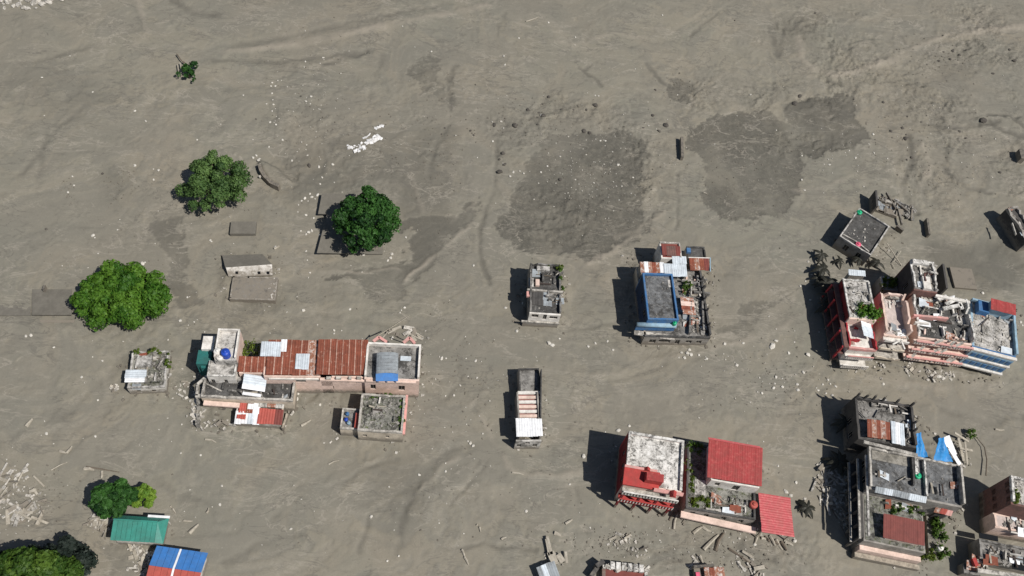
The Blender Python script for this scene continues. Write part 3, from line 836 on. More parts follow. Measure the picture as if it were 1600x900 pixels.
    def posts(self, pts, z, hgt, w=0.2, mat='dark_wall', lean=0.08, name='column_stub'):
        for p in pts:
            u, v = p
            du, dv = random.uniform(-lean, lean) * hgt, random.uniform(-lean, lean) * hgt
            m = MB().hexa([(u - w / 2, v - w / 2, z), (u + w / 2, v - w / 2, z), (u + w / 2, v + w / 2, z), (u - w / 2, v + w / 2, z)],
                          [(u - w / 2 + du, v - w / 2 + dv, z + hgt), (u + w / 2 + du, v - w / 2 + dv, z + hgt), (u + w / 2 + du, v + w / 2 + dv, z + hgt), (u - w / 2 + du, v + w / 2 + dv, z + hgt)])
            o = m.build(name, mat, self.root)
            r = MB()
            for sx in (-1, 1):
                for sy in (-1, 1):
                    r.tube([(u + du + sx * w * .3, v + dv + sy * w * .3, z + hgt - 0.05), (u + du * 2 + sx * w * .4, v + dv * 2 + sy * w * .4, z + hgt + random.uniform(.3, .7))], [0.014, 0.014], 4)
            r.build('rebar', 'rebar', o)

    def railing(self, p, q, z, hgt, mat, nb=None, t=0.1, bal=0.07, infill=None):
        """balcony rail: slab edge, top rail and balusters"""
        a = Vector(self.pt(p, z + hgt)); b = Vector(self.pt(q, z + hgt))
        L = (b - a).length
        rail = MB().bar(a, b, t, 0.12).build('railing', mat, self.root)
        nb = nb or max(2, int(L / 0.45))
        m = MB()
        for i in range(nb + 1):
            c = a.lerp(b, i / nb)
            m.box(c.x - bal / 2, c.y - bal / 2, c.x + bal / 2, c.y + bal / 2, z, z + hgt - 0.12)
        m.build('balusters', mat, rail)
        if infill:
            d = (b - a).normalized(); s = Vector((-d.y, d.x, 0)) * 0.09
            a2, b2 = a + s, b + s
            MB().hexa([(a2.x, a2.y, z), (b2.x, b2.y, z), (b2.x + s.x, b2.y + s.y, z), (a2.x + s.x, a2.y + s.y, z)],
                      [(a2.x, a2.y, z + hgt * .85), (b2.x, b2.y, z + hgt * .85), (b2.x + s.x, b2.y + s.y, z + hgt * .85), (a2.x + s.x, a2.y + s.y, z + hgt * .85)]).build('panel', infill, rail)


def leaf_cloud(mb_pts, leaf, shade_fn, name, mat, parent):
    """mb_pts: (centre, normal) pairs; each becomes one bent leaf spray"""
    n = len(mb_pts)
    c = np.array([p[0] for p in mb_pts]); nr = np.array([p[1] for p in mb_pts])
    nr = nr + RNG.normal(0, 0.55, (n, 3)); nr /= np.linalg.norm(nr, axis=1)[:, None]
    ref = RNG.normal(0, 1, (n, 3))
    a = np.cross(nr, ref); a /= np.linalg.norm(a, axis=1)[:, None]
    b = np.cross(nr, a)
    s = leaf * RNG.uniform(0.6, 1.35, n)[:, None]
    v = np.stack([c - a * s, c - b * s * 0.55 + nr * s * 0.22, c + a * s, c + b * s * 0.55 + nr * s * 0.22], 1).reshape(-1, 3)
    f = np.arange(n * 4).reshape(n, 4)
    m = bpy.data.meshes.new(name)
    m.vertices.add(n * 4); m.vertices.foreach_set('co', v.astype(np.float32).ravel())
    m.loops.add(n * 4); m.loops.foreach_set('vertex_index', f.astype(np.int32).ravel())
    m.polygons.add(n); m.polygons.foreach_set('loop_start', np.arange(0, n * 4, 4, dtype=np.int32)); m.polygons.foreach_set('loop_total', np.full(n, 4, np.int32))
    m.update(calc_edges=True)
    at = m.attributes.new('shade', 'FLOAT', 'POINT')
    at.data.foreach_set('value', np.repeat(np.clip(shade_fn(c) + RNG.normal(0, 0.16, n), 0, 1), 4).astype(np.float32))
    m.materials.append(MATS[mat])
    o = bpy.data.objects.new(name, m)
    COL.objects.link(o); o.parent = parent
    return o


def tree(name, label, px, py, wpx, hpx, zc, mat, lobes=26, leaf=0.26, per=260, clump=0.24, thick=0.62, ragged=0.0, group=None, sparse=1.0, offs=(0, 0)):
    """crown centred on a pixel at height zc; wpx, hpx its size in the picture"""
    x, y = P(px, py, zc)
    xl, _ = P(px - wpx / 2, py, zc); xr, _ = P(px + wpx / 2, py, zc)
    rx = (xr - xl) / 2 * 0.93
    _, yt = P(px, py - hpx / 2, zc); _, yb = P(px, py + hpx / 2, zc)
    ry = (yt - yb) / 2
    rz = min(zc * 0.92, thick * max(rx, ry)); ry = max(ry * 0.92, 0.5)
    g = gz(x, y)
    root = empty(name, label, 'tree', (x, y, g), 0, group)
    # trunk and limbs
    t = MB()
    R0 = 0.05 * rx + 0.06
    t.tube([(0, 0, -0.6), (0.05, 0.02, zc * .35), (0.1 * rx * .3, 0, zc * .75), (0, 0.05, zc * 1.1)], [R0 * 1.25, R0, R0 * .75, R0 * .3])
    t.build('trunk', 'bark', root, True)
    cl = []
    for i in range(lobes):
        u = (i + 0.5) / lobes
        ph = i * 2.399963 + random.uniform(-.3, .3)
        cz = 1 - 1.55 * u                    # more lobes over the top than below
        rr = math.sqrt(max(0, 1 - cz * cz)) if cz > -1 else 0
        k = random.uniform(0.62, 0.9) + (random.uniform(-ragged, ragged * 1.2))
        cl.append((np.array([rr * math.cos(ph) * rx * k, rr * math.sin(ph) * ry * k, cz * rz * k * 0.9]), clump * max(rx, ry) * random.uniform(0.45, 1.4)))
    for i in range(lobes // 3):
        ph = random.uniform(0, 6.28); q = random.uniform(0, 0.5)
        cl.append((np.array([math.cos(ph) * rx * q, math.sin(ph) * ry * q, random.uniform(-.2, .6) * rz]), clump * rx * 0.9))
    b = MB()
    for c, r in cl[::2]:
        s = Vector((0, 0, zc * random.uniform(0.3, 0.7)))
        e = Vector(c) + Vector((0, 0, zc))
        mid = s.lerp(e, 0.5) + Vector((0, 0, -0.08 * rx))
        b.tube([s, mid, e], [R0 * .5, R0 * .32, R0 * .1], 5)
    b.build('limbs', 'bark', root, True)
    pts = []; tone = []
    for c, r in cl:
        m = max(12, int(per * sparse * (r / (clump * max(rx, ry))) ** 2))
        tn = random.uniform(-0.34, 0.34)
        d = RNG.normal(0, 1, (m, 3)); d /= np.linalg.norm(d, axis=1)[:, None]
        d[:, 2] = np.where(d[:, 2] < -0.35, -d[:, 2], d[:, 2])
        rad = r * RNG.uniform(0.35, 1.12, m) ** 0.6
        q = c + d * rad[:, None] * np.array([1, 1, 0.8])
        for a, e in zip(q, d):
            pts.append((a + np.array([0, 0, zc]), e)); tone.append(tn)
    tone = np.array(tone)
    leaf_cloud(pts, leaf, lambda c: 0.45 + tone, 'crown', mat, root)
    return root


def weeds(name, label, px, py, z, w, d, hgt, n, mat='leaf_weed', leaf=0.2, on=None, rz=0.0, cat='plant'):
    x, y = P(px, py, z)
    root = empty(name, label, cat, (x, y, z), rz)
    pts = []
    nb = max(5, int(w * d * 4))
    cs = [(random.uniform(-w / 2, w / 2), random.uniform(-d / 2, d / 2), random.uniform(.12, .45) * max(.7, min(w, d))) for _ in range(nb)]
    leaf *= 0.7; n = int(n * 2)
    for i in range(n):
        cx, cy, r = random.choice(cs)
        a = random.uniform(0, 6.28); q = abs(random.gauss(0, .55)) * r
        zz = random.uniform(0, 1) * hgt * math.exp(-(q / r) ** 2) * min(1, r / .4)
        pts.append((np.array([cx + q * math.cos(a), cy + q * math.sin(a), zz]), np.array([math.cos(a) * .6, math.sin(a) * .6, 0.8])))
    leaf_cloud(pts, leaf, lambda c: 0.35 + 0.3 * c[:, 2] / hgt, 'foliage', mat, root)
    st = MB()
    for cx, cy, r in cs:
        st.tube([(cx, cy, -0.05), (cx + random.uniform(-.1, .1), cy, hgt * .7)], [0.03, 0.012], 4)
    st.build('stems', 'bark', root)
    return root


def palm(name, label, px, py, hgt, nf, L, mat='leaf_dead', group=None):
    """a battered plant of long drooping fronds on a short stem"""
    x, y = P(px, py, hgt)
    root = empty(name, label, 'plant', (x, y, gz(x, y)), random.uniform(0, 6), group)
    MB().tube([(0, 0, -.4), (0.05, 0, hgt * .5), (0, 0.05, hgt)], [0.11, 0.09, 0.07], 6).build('stem', 'bark', root)
    for i in range(nf):
        a = 6.283 * i / nf + random.uniform(-.3, .3); l = L * random.uniform(.7, 1.15); up = random.uniform(.05, .55)
        m = MB(); vs = []; fs = []
        for k in range(6):
            t = k / 5
            r = l * t; z = hgt + l * (up * t - 0.75 * t * t); w = 0.16 * l * math.sin(math.pi * (0.12 + 0.86 * t)) + .02
            ca, sa = math.cos(a), math.sin(a)
            vs += [(r * ca - w * sa, r * sa + w * ca, z - w * .25), (r * ca, r * sa, z + .03), (r * ca + w * sa, r * sa - w * ca, z - w * .25)]
            if k:
                o = k * 3
                fs += [(o - 3, o - 2, o + 1, o), (o - 2, o - 1, o + 2, o + 1)]
        m.add(vs, fs)
        m.build('frond', mat, root)
    return root

# ================================================================== buildings
# ---- half-buried slab house left of the long row
b = B('ruined_house', 'small half buried house with weeds on its grey roof, left of the long row', 'house', (206, 549), (266, 547), 1.9)
r = b.block((206, 549), (257, 604), 1.5, wall='white_wall', floor='mossy', par=0.4, coping='concrete_pale', gap=0.25, jit=0.12, holes={'S': [(0.2, 0.32, 0.5, 1.1), (0.6, 0.72, 0.5, 1.1)]})
b.rubble(0, 0, 1.5, 110, 0.42, 'rubble', rect=r); b.clutter(0, 0, 1.5, 16, rect=r, mats=('concrete_pale', 'mossy', 'rubble'), big=.8)
b.rubble((238, 548), (266, 590), 1.5, 30, 0.5, 'rubble_pale')
b.sheets((197, 578), (227, 597), 2.15, 1.95, 3, ['zinc_sheet', 'zinc_sheet', 'white_sheet'], across=True)
b.box('fallen_slab', (215, 556), (236, 572), 1.6, 2.0, 'concrete_pale')
weeds('roof_weeds', 'yellow green weeds along the back edge of the small ruined roof', 238, 549, 1.9, 5.0, 0.6, 0.5, 260)
weeds('roof_weeds', 'yellow green weeds on the right corner of the small ruined roof', 264, 565, 1.9, 0.6, 1.6, 0.5, 120)

# ---- white tower house at the left end of the row
b = B('tower_house', 'tall white block with water tanks on its roof, left end of the long row', 'house', (341, 513), (377, 514), 6.6)
u0, v0, u1, v1 = b.rect((341, 513), (364, 584), 6.6, 5.0)
r = b.block((341, 513), (368, 560), 6.0, wall='pink_wall', floor='concrete_pale', par=0.6, coping='white_wall', t=0.2, jit=0.02,
            walls={'W': 'white_wall', 'S': 'concrete_pale'}, sides='NEW')
b.rubble(0, 0, 6.0, 16, 0.25, 'rubble', rect=(r[0], r[1] + 1.2, r[2], r[3]))
r2 = b.block((327, 563), (367, 588), 4.7, wall='white_wall', floor='concrete_pale', par=0.25, coping='concrete_white', t=0.2, jit=0.04,
             holes={'S': [(0.08, 0.22, 2.6, 3.9), (0.55, 0.68, 2.6, 3.9)], 'W': [(0.3, 0.6, 2.7, 3.9)]})
b.box('side_room', (318, 525), (333, 546), -1, 4.9, 'white_wall')
b.box('side_room', (310, 547), (328, 569), -1, 4.4, 'teal_paint')
b.box('ledge', (316, 560), (330, 575), -1, 3.9, 'teal_paint')


def tank(label, p, z, r, hgt, mat, nm='water_tank'):
    x, y = P(*p, z)
    o = empty(nm, label, 'tank', (x, y, z), random.uniform(0, 3))
    MB().lathe((0, 0, 0), [(r * .94, 0), (r, .06), (r, hgt * .3), (r * .97, hgt * .33), (r, hgt * .36), (r, hgt * .62), (r * .97, hgt * .65), (r, hgt * .68), (r, hgt * .85), (r * .75, hgt * .97)], 18).build('body', mat, o, True)
    MB().lathe((0, 0, hgt * .95), [(r * .42, 0), (r * .42, .1), (r * .3, .16), (.02, .18)], 14).build('lid', mat, o, True)
    return o


tank('round blue plastic water tank on the roof of the white tower house', (354, 556), 6.0, 0.55, 1.25, 'plastic_blue')
tank('white plastic water tank left of the blue one on the tower roof', (341, 552), 6.0, 0.48, 0.7, 'plastic_white')
tank('small dirty white water tank in front of the others on the tower roof', (344, 560), 6.0, 0.42, 0.5, 'plastic_white')

# ---- rusty roofed row house
b = B('row_house', 'row house with patched rusty corrugated roofs and a pink front wall', 'house', (420, 531), (575, 533), 5.2)
wrect = b.rect((376, 560), (572, 588), 5.0)
fr = b.rect((418, 534), (572, 588), 5.0)
for a, c in (((fr[0], fr[1]), (fr[2], fr[1])), ((fr[0], fr[3]), (fr[2], fr[3]))):
    b.wall(a, c, -1.2, 4.85, 0.22, 'pink_wall', [(0.30, 0.4, 3.3, 4.2), (0.54, 0.66, 3.5, 4.1), (0.55, 0.67, 1.3, 2.3), (0.83, 0.9, 3.2, 4.2)] if a[1] == fr[1] else [])
b.wall((fr[0], fr[1] + .2), (fr[0], fr[3] - .2), -1.2, 4.8, 0.22, 'pink_wall')
b.box('ceiling_slab', (421, 537), (569, 583), 4.4, 4.6, 'concrete_dark')
lw = b.rect((376, 560), (420, 582), 4.5)
b.wall((lw[0], lw[1]), (lw[2] - .2, lw[1]), -1.2, 4.4, 0.2, 'pink_wall')
b.sheets((498, 530), (573, 586), 5.9, 5.45, 8, 'rust_sheet', edge='rust_edge')
b.sheets((420, 531), (464, 586), 5.2, 5.0, 4, ['rust_sheet'], edge='rust_edge')
b.sheets((462, 532), (500, 587), 5.25, 5.02, 4, ['rust_sheet', 'rust_sheet', 'rust_pale_sheet', 'rust_pale_sheet'], edge='rust_edge')
b.sheets((374, 557), (422, 582), 4.9, 4.7, 5, ['rust_sheet'], edge='rust_edge')
b.sheets((409, 534), (438, 557), 5.3, 5.2, 3, ['zinc_sheet'], name='roof_sheet')
b.sheets((463, 553), (482, 577), 5.35, 5.22, 2, ['zinc_sheet'])
b.sheets((440, 530), (447, 549), 5.38, 5.32, 1, ['white_sheet'])
b.beam('eaves_beam', (420, 590), (498, 591), 4.6, 0.3, 0.3, 'white_wall')
b.beam('eaves_beam', (500, 592), (571, 594), 4.7, 0.35, 0.3, 'pink_wall')
for q in (510, 525, 545, 558):
    b.box('loose_block', (q, 588), (q + random.randint(4, 9), 592), 4.9, 5.15, 'coping')
b.rubble((386, 536), (412, 556), 2.2, 60, 0.4, 'rubble', zr=.2)
weeds('roof_weeds', 'olive weeds in the gap behind the white tower house', 392, 545, 2.6, 2.5, 2.0, 0.8, 240, 'leaf_weed')

# ---- parapet house at the right end of the row with the barrel shed
b = B('parapet_house', 'flat roofed house with pale pink parapet around a grey terrace, right end of the row', 'house', (574, 534), (657, 538), 5.9)
r = b.block((574, 534), (655, 592), 5.2, wall='pink_wall', floor='concrete', par=0.7, t=0.24, coping='white_wall', jit=0.03, sides='NEW',
            holes={'S': [(0.1, 0.2, 2.2, 3.6), (0.62, 0.74, 2.2, 3.6)]})
b.beam('front_ledge', (572, 593), (650, 596), 5.1, 0.5, 0.25, 'pink_wall')
b.rubble(0, 0, 5.2, 14, 0.22, 'rubble', rect=r)
b.box('fallen_sheet_or_opening', (626, 556), (642, 564), 5.22, 5.3, 'zinc_sheet')
for (p, q) in (((583, 533), (592, 526)), ((592, 526), (604, 534)), ((630, 535), (640, 527)), ((640, 527), (648, 536))):
    b.beam('gable_rib', p, q, 5.9, 0.35, 0.3, 'pink_paint')
for (p, q) in (((640, 522), (660, 531)), ((598, 528), (606, 518)), ((650, 520), (662, 527)), ((606, 521), (625, 512))):
    b.beam('broken_batten', p, q, 5.0, 0.12, 0.1, 'timber', z2=4.7)
# the barrel roofed shed on it
s = B('barrel_shed', 'small shed with curved grey metal roof and blue front on the parapet house terrace', 'shed', (588, 550), (623, 550), 6.6)
u0, v0, u1, v1 = s.rect((588, 551), (622, 583), 6.5)
NA = 9
for i in range(6):
    va, vb = v1 - (v1 - v0) * i / 6, v1 - (v1 - v0) * (i + 1) / 6 - 0.03
    vs = []
    for k in range(NA + 1):
        t = math.pi * k / NA
        uu = (u0 + u1) / 2 - math.cos(t) * (u1 - u0) / 2; zz = 6.25 + 0.45 * math.sin(t)
        vs += [(uu, va, zz), (uu, vb, zz - .0), (uu, va, zz - .06), (uu, vb, zz - .06)]
    fs = []
    for k in range(NA):
        a = 4 * k; c = a + 4
        fs += [(a, a + 1, c + 1, c), (a + 2, c + 2, c + 3, a + 3), (a, c, c + 2, a + 2), (a + 1, a + 3, c + 3, c + 1)]
    fs += [(0, 2, 3, 1), (4 * NA, 4 * NA + 1, 4 * NA + 3, 4 * NA + 2)]
    MB().add(vs, fs).build('roof_panel', 'grey_sheet', s.root)
MB().box(u0 + .1, v0 + .15, u1 - .1, v1 - .1, 5.2, 6.25).build('wall', 'blue_paint', s.root)
MB().hexa([(u0, v0 - .75, 5.75), (u1, v0 - .75, 5.75), (u1, v0 + .1, 6.25), (u0, v0 + .1, 6.25)], [(u0, v0 - .75, 5.82), (u1, v0 - .75, 5.82), (u1, v0 + .1, 6.35), (u0, v0 + .1, 6.35)]).build('front_awning', 'blue_sheet', s.root)
for q in (0.1, 0.5, 0.9):
    MB().box(u0 + (u1 - u0) * q - .05, v0 - .7, u0 + (u1 - u0) * q + .05, v0 - .6, 5.2, 5.75).build('post', 'blue_paint', s.root)

# ---- front house with the dark terrace
b = B('terrace_house', 'low house with a dark terrace behind pale parapets in front of the white tower house', 'house', (318, 590), (460, 597), 3.4)
r = b.block((320, 586), (457, 626), 2.9, wall='beige_wall', floor='concrete_dark', par=0.5, t=0.25, coping='coping', jit=0.06, gap=0.06,
            holes={'S': [(0.1, 0.18, 1.0, 2.2), (0.62, 0.7, 1.0, 2.2), (0.8, 0.88, 1.0, 2.2)]})
b.rubble(0, 0, 2.9, 60, 0.25, 'rubble', rect=r); b.clutter(0, 0, 2.9, 16, rect=r, mats=('concrete_dark', 'concrete'), big=.7)
b.beam('fallen_post', (320, 598), (346, 611), 3.1, 0.16, 0.14, 'coping')
b.beam('step', (308, 600), (322, 588), 3.3, 0.3, 0.3, 'coping')
b.beam('step', (305, 618), (318, 617), 3.1, 0.35, 0.5, 'coping')
b.beam('step', (309, 601), (307, 618), 3.1, 0.3, 0.6, 'coping')
b.box('tank_base', (371, 589), (377, 595), 2.9, 3.6, 'concrete_pale')
b.sheets((382, 584), (414, 612), 4.6, 3.9, 3, ['zinc_sheet', 'zinc_sheet', 'white_sheet'], across=True, edge=None)
for p in ((380, 586), (412, 586), (377, 612), (408, 614)):
    u, v = b.uv(p, 4.0)
    MB().box(u - .06, v - .06, u + .06, v + .06, 2.9, 4.1).build('awning_post', 'coping', b.root)
b.beam('awning_edge', (379, 614), (408, 618), 3.7, 0.4, 0.12, 'white_sheet')
b.beam('ledge', (318, 629), (374, 633), 2.3, 0.6, 0.3, 'pink_wall')
# lean-to with patchwork roof
b = B('lean_to', 'low lean-to with patchwork of red and white roof sheets below the dark terrace', 'shed', (372, 629), (440, 633), 1.6)
b.sheets((375, 629), (405, 647), 1.9, 1.75, 3, ['red_brick_sheet', 'rust_sheet', 'white_sheet'], name='roof_sheet')
b.sheets((388, 630), (404, 640), 2.0, 1.9, 2, ['white_sheet'])
b.sheets((369, 642), (404, 664), 1.75, 1.5, 4, ['white_sheet', 'white_sheet', 'zinc_sheet', 'white_sheet'])
b.sheets((371, 647), (383, 655), 1.82, 1.78, 2, ['red_brick_sheet'])
b.sheets((405, 638), (440, 664), 1.85, 1.55, 3, ['red_brick_sheet', 'red_brick_sheet', 'brown_sheet'])
b.sheets((405, 628), (443, 638), 2.1, 2.0, 3, ['concrete_pale', 'rust_pale_sheet', 'concrete_pale'])
rr = b.rect((372, 634), (438, 661), 1.5)
b.wall((rr[0], rr[1]), (rr[2], rr[1]), -1, 1.4, 0.18, 'white_wall', [(0.4, 0.5, 0.2, 1.1)])
b.wall((rr[0], rr[1] + .1), (rr[0], rr[3]), -1, 1.5, 0.18, 'white_wall')
b.wall((rr[2], rr[1] + .1), (rr[2], rr[3]), -1, 1.5, 0.18, 'beige_wall')

# ruined yard walls beside the lean-to
def ruinwall(label, pts, z, t, mat, gap=0.3, jit=.15, n=30):
    x, y = P(*pts[0], z)
    o = empty('ruined_wall', label, 'wall', (x, y, 0))
    for p, q in zip(pts[:-1], pts[1:]):
        a = P(*p, z); c = P(*q, z)
        MB().worn((a[0] - x, a[1] - y), (c[0] - x, c[1] - y), -0.8, z, t, jit, 0.45, gap).build('wall', mat, o)
    m = MB()
    for _ in range(n):
        k = random.randrange(len(pts) - 1); f = random.random()
        a = P(*pts[k], 0.1); c = P(*pts[k + 1], 0.1)
        s = random.choice((.2, .3, .4, .6))
        m.chunk((a[0] + (c[0] - a[0]) * f - x + random.gauss(0, .4), a[1] + (c[1] - a[1]) * f - y + random.gauss(0, .4), 0.1), s)
    if n:
        k = m.build('rubble', 'rubble_pale', o); k['kind'] = 'stuff'
    return o


ruinwall('broken pale yard wall with rubble at the left edge of the mud filled courtyard', [(311, 603), (308, 632), (307, 662)], 1.4, 0.4, 'rubble', 0.5, .3, 90)
ruinwall('thin broken yard wall running down right of the patchwork lean-to', [(457, 606), (450, 640), (441, 668)], 1.0, 0.25, 'beige_wall', 0.3, .2, 24)
ruinwall('low buried wall line along the front of the mud filled courtyard', [(310, 664), (345, 660), (368, 664)], 0.3, 0.25, 'rubble', 0.3, .1, 14)
b = B('beam', 'fallen pale concrete lump in the mud of the filled courtyard', 'beam', (340, 660), (352, 656), 0.4)
b.beam('beam', (338, 664), (346, 657), 0.5, 0.4, 0.5, 'coping'); b.beam('beam', (346, 657), (356, 663), 0.5, 0.35, 0.5, 'coping')

# ---- annex in front of the parapet house
b = B('annex_house', 'small flat roofed annex with mossy rubble strewn roof and pale parapet below the pink house', 'house', (564, 614), (634, 618), 3.3)
r = b.block((565, 614), (629, 676), 2.8, wall='beige_wall', floor='mossy', par=0.5, t=0.26, coping='coping', jit=0.04,
            walls={'E': 'pink_paint', 'S': 'beige_wall'}, holes={'S': [(0.1, 0.2, 1.3, 2.0), (0.62, 0.70, 1.3, 2.0)]})
b.rubble(0, 0, 2.8, 240, 0.3, 'rubble', rect=r); b.clutter(0, 0, 2.8, 8, rect=r, mats=('mossy', 'rubble'), big=.7, sheet=('mossy', 'rubble'))
b.beam('side_rail', (636, 617), (631, 678), 2.6, 0.3, 0.3, 'pink_paint')
r = b.block((535, 637), (562, 671), 1.9, wall='beige_wall', floor='concrete', par=0.4, t=0.2, coping='coping', jit=0.03, sides='NSW')
b.box('brick_panel', (556, 645), (564, 668), 1.9, 2.6, 'red_brick_sheet')
weeds('roof_weeds', 'dark green weeds along the back parapet of the mossy annex roof', 606, 618, 2.9, 4.5, .6, .5, 180, 'leaf_mid')
weeds('roof_weeds', 'dark green weeds along the right parapet of the mossy annex roof', 627, 648, 2.9, .7, 4.0, .5, 150, 'leaf_mid')
for i, (p, z) in enumerate((((541, 657), 1.9), ((545, 662), 1.9), ((543, 648), 1.9))):
    tank(('upper ' if i == 2 else 'left of two front ' if i == 0 else 'right of two front ') + 'blue plastic drum at the left end of the mossy annex', p, z, 0.24, 0.5, ['plastic_blue', 'pale_blue_wall', 'blue_paint'][i], 'drum')

# ---- lone two storey house in the middle
b = B('lone_house', 'lone house with dark open roof and cream front, below the big dark gravel patch', 'house', (829, 409), (886, 413), 4.4)
u0, v0, u1, v1 = b.rect((829, 409), (877, 490), 4.4, 4.1)
r = b.block(0, 0, 3.6, wall='beige_wall', floor='concrete_dark', par=0.7, t=0.22, coping='concrete', jit=0.1, gap=0.08, rect=(u0, v0, u1, v1),
            walls={'S': 'white_wall', 'W': 'grey_wall'},
            holes={'S': [(0.08, 0.3, 2.6, 3.4), (0.45, 0.57, 2.2, 3.5), (0.66, 0.92, 2.5, 3.2)], 'W': [(0.2, 0.35, 2, 3.2), (0.6, 0.75, 2, 3.2)]}, sides='NEW')
b.box('front_ledge', (815, 500), (874, 506), 1.5, 1.75, 'coping')
b.box('front_base', (817, 503), (872, 506), -1, 1.4, 'grey_wall')
b.beam('cross_wall', (824, 452), (880, 456), 4.1, 0.25, 0.5, 'coping')
b.box('upper_slab', (839, 415), (859, 423), 3.7, 4.2, 'concrete_pale')
b.box('chimney', (837, 436), (843, 446), 3.6, 4.0, 'pink_wall')
b.box('side_slab', (826, 434), (834, 448), 3.6, 3.8, 'concrete_pale')
b.sheets((832, 456), (857, 478), 4.0, 3.7, 3, ['dark_wall', 'dark_wall', 'grey_sheet'], name='fallen_sheet_or_opening')  # dark sheets stand in for the shaded opening of a sunken courtyard
b.box('pink_block', (823, 455), (829, 463), 3.6, 3.95, 'pink_paint')
b.clutter((826, 414), (880, 450), 3.6, 10, mats=('concrete_dark', 'concrete'), sheet=('grey_sheet', 'concrete_dark')); b.clutter((850, 456), (878, 482), 3.6, 12, mats=('concrete', 'concrete_pale'), sheet=('grey_sheet', 'concrete'))
b.rubble((857, 455), (880, 475), 3.62, 60, 0.4, 'rubble_pale')
b.rubble(0, 0, 3.6, 60, 0.3, 'rubble', rect=r)
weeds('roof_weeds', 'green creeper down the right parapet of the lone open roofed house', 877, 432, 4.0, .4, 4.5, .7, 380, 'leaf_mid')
weeds('roof_weeds', 'yellowish creeper on the back parapet corner of the lone open roofed house', 868, 416, 4.0, 2.2, .6, .5, 160, 'leaf_weed')

# ---- narrow house with the white sheet
b = B('narrow_house', 'narrow house with red and white ribbed roof and a white sheet over its front end', 'house', (810, 575), (847, 575), 2.6)
r = b.block((810, 575), (845, 613), 2.1, wall='grey_wall', floor='concrete', par=0.35, t=0.18, coping='concrete_dark', jit=.06, sides='NEW')
rr = b.rect((808, 613), (844, 684), 2.6)
for a, c in (((rr[0], rr[1]), (rr[0], rr[3] - .1)), ((rr[2], rr[1]), (rr[2], rr[3] - .1))):
    b.wall(a, c, -1.2, 2.9 if a[0] == rr[0] else 3.0, 0.2, 'grey_wall')
fw = b.rect((806, 684), (846, 688), 2.9)
b.wall((fw[0], fw[1]), (fw[2], fw[1]), -1.2, 2.9, 0.22, 'concrete_pale', [(0.38, 0.56, 1.9, 2.6), (0.08, 0.25, 1.0, 1.9), (0.7, 0.88, 1.0, 1.9)])
for i in range(6):
    y = 611 + i * 7.3
    b.box('roof_beam', (809, y), (844, y + 4.4), 2.2, 2.75, 'pink_wall' if i % 2 else 'white_wall')
    b.box('roof_panel', (810, y + 4.0), (842, y + 7.0), 2.0, 2.42, 'maroon_and_shaded_red')
b.sheets((806, 654), (848, 682), 3.5, 3.35, 5, 'white_sheet')
b.beam('east_parapet', (846, 577), (845, 652), 3.3, 0.15, 1.2, 'concrete_dark')

# ---- blue parapet house
b = B('blue_house', 'house with bright blue parapet and grey roof, blue balcony below', 'house', (1004, 426), (1063, 428), 5.4)
u0, v0, u1, v1 = b.rect((1004, 426), (1061, 500), 5.4)
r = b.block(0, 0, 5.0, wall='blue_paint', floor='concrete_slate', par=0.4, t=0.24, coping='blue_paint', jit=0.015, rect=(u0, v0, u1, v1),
            walls={'S': 'blue_paint', 'W': 'blue_paint_shaded'}, holes={'W': [(0.15, 0.3, 3.2, 4.4), (0.5, 0.65, 3.2, 4.4)], 'S': [(0.2, 0.35, 3.2, 4.5), (0.6, 0.8, 3.2, 4.5)]})
b.rubble(0, 0, 5.0, 40, 0.25, 'rubble', rect=r)
b.box('slab_patch', (1043, 437), (1055, 449), 5.0, 5.06, 'concrete_pale')
# balcony with a rounded blue front
bu0, bv0, bu1, bv1 = b.rect((996, 503), (1057, 507), 4.4)
MB().box(bu0, bv0, bu1, v0 - .02, 3.2, 3.35).build('balcony_slab', 'white_wall', b.root)
MB().tube([(bu0, bv0, 4.1), (bu1, bv0, 4.1)], [0.34, 0.34], 12).build('balcony_rail', 'pale_blue_wall', b.root, True)
MB().box(bu0, bv0 - .12, bu1, bv0 + .12, 2.7, 3.9).build('balcony_front', 'blue_paint', b.root)
tank('small teal flowerpot at the right end of the blue balcony', (1053, 507), 4.4, 0.28, 0.6, 'plastic_green', 'flowerpot')
# lower storey across the whole plot
L0, Lv0, L1, Lv1 = b.rect((995, 416), (1110, 528), 2.6)
r = b.block(0, 0, 2.3, wall='beige_wall', floor='concrete', par=0.4, t=0.26, coping='concrete_dark', jit=0.12, gap=.06, rect=(L0, Lv0, L1, Lv1), sides='SE', ph={'E': 1.0},
            walls={'S': 'grey_wall'}, holes={'S': [(0.1, 0.2, 0.7, 1.7), (0.24, 0.42, 0.9, 1.7), (0.5, 0.57, 0.5, 1.7), (0.66, 0.75, 0.9, 1.7), (0.82, 0.9, 0.9, 1.7)], 'W': [(0.2, 0.3, .8, 1.8), (0.5, 0.6, .8, 1.8)]})
b.beam('front_canopy', (991, 519), (1054, 528), 2.3, 0.7, 0.15, 'coping')
b.rubble((1066, 430), (1108, 520), 2.3, 260, 0.42, 'rubble')
b.clutter((1066, 430), (1108, 470), 2.3, 22, mats=('coping', 'concrete', 'pink_wall', 'rubble')); b.clutter((1066, 480), (1106, 522), 2.3, 26, mats=('coping', 'concrete_pale', 'concrete', 'rubble_pale'))
b.rubble((1070, 470), (1108, 520), 2.3, 60, 0.5, 'rubble_pale')
b.posts([(L1 - .13, Lv0 + (Lv1 - Lv0) * k) for k in (.15, .35, .52, .68, .8)], 3.2, 0.7)
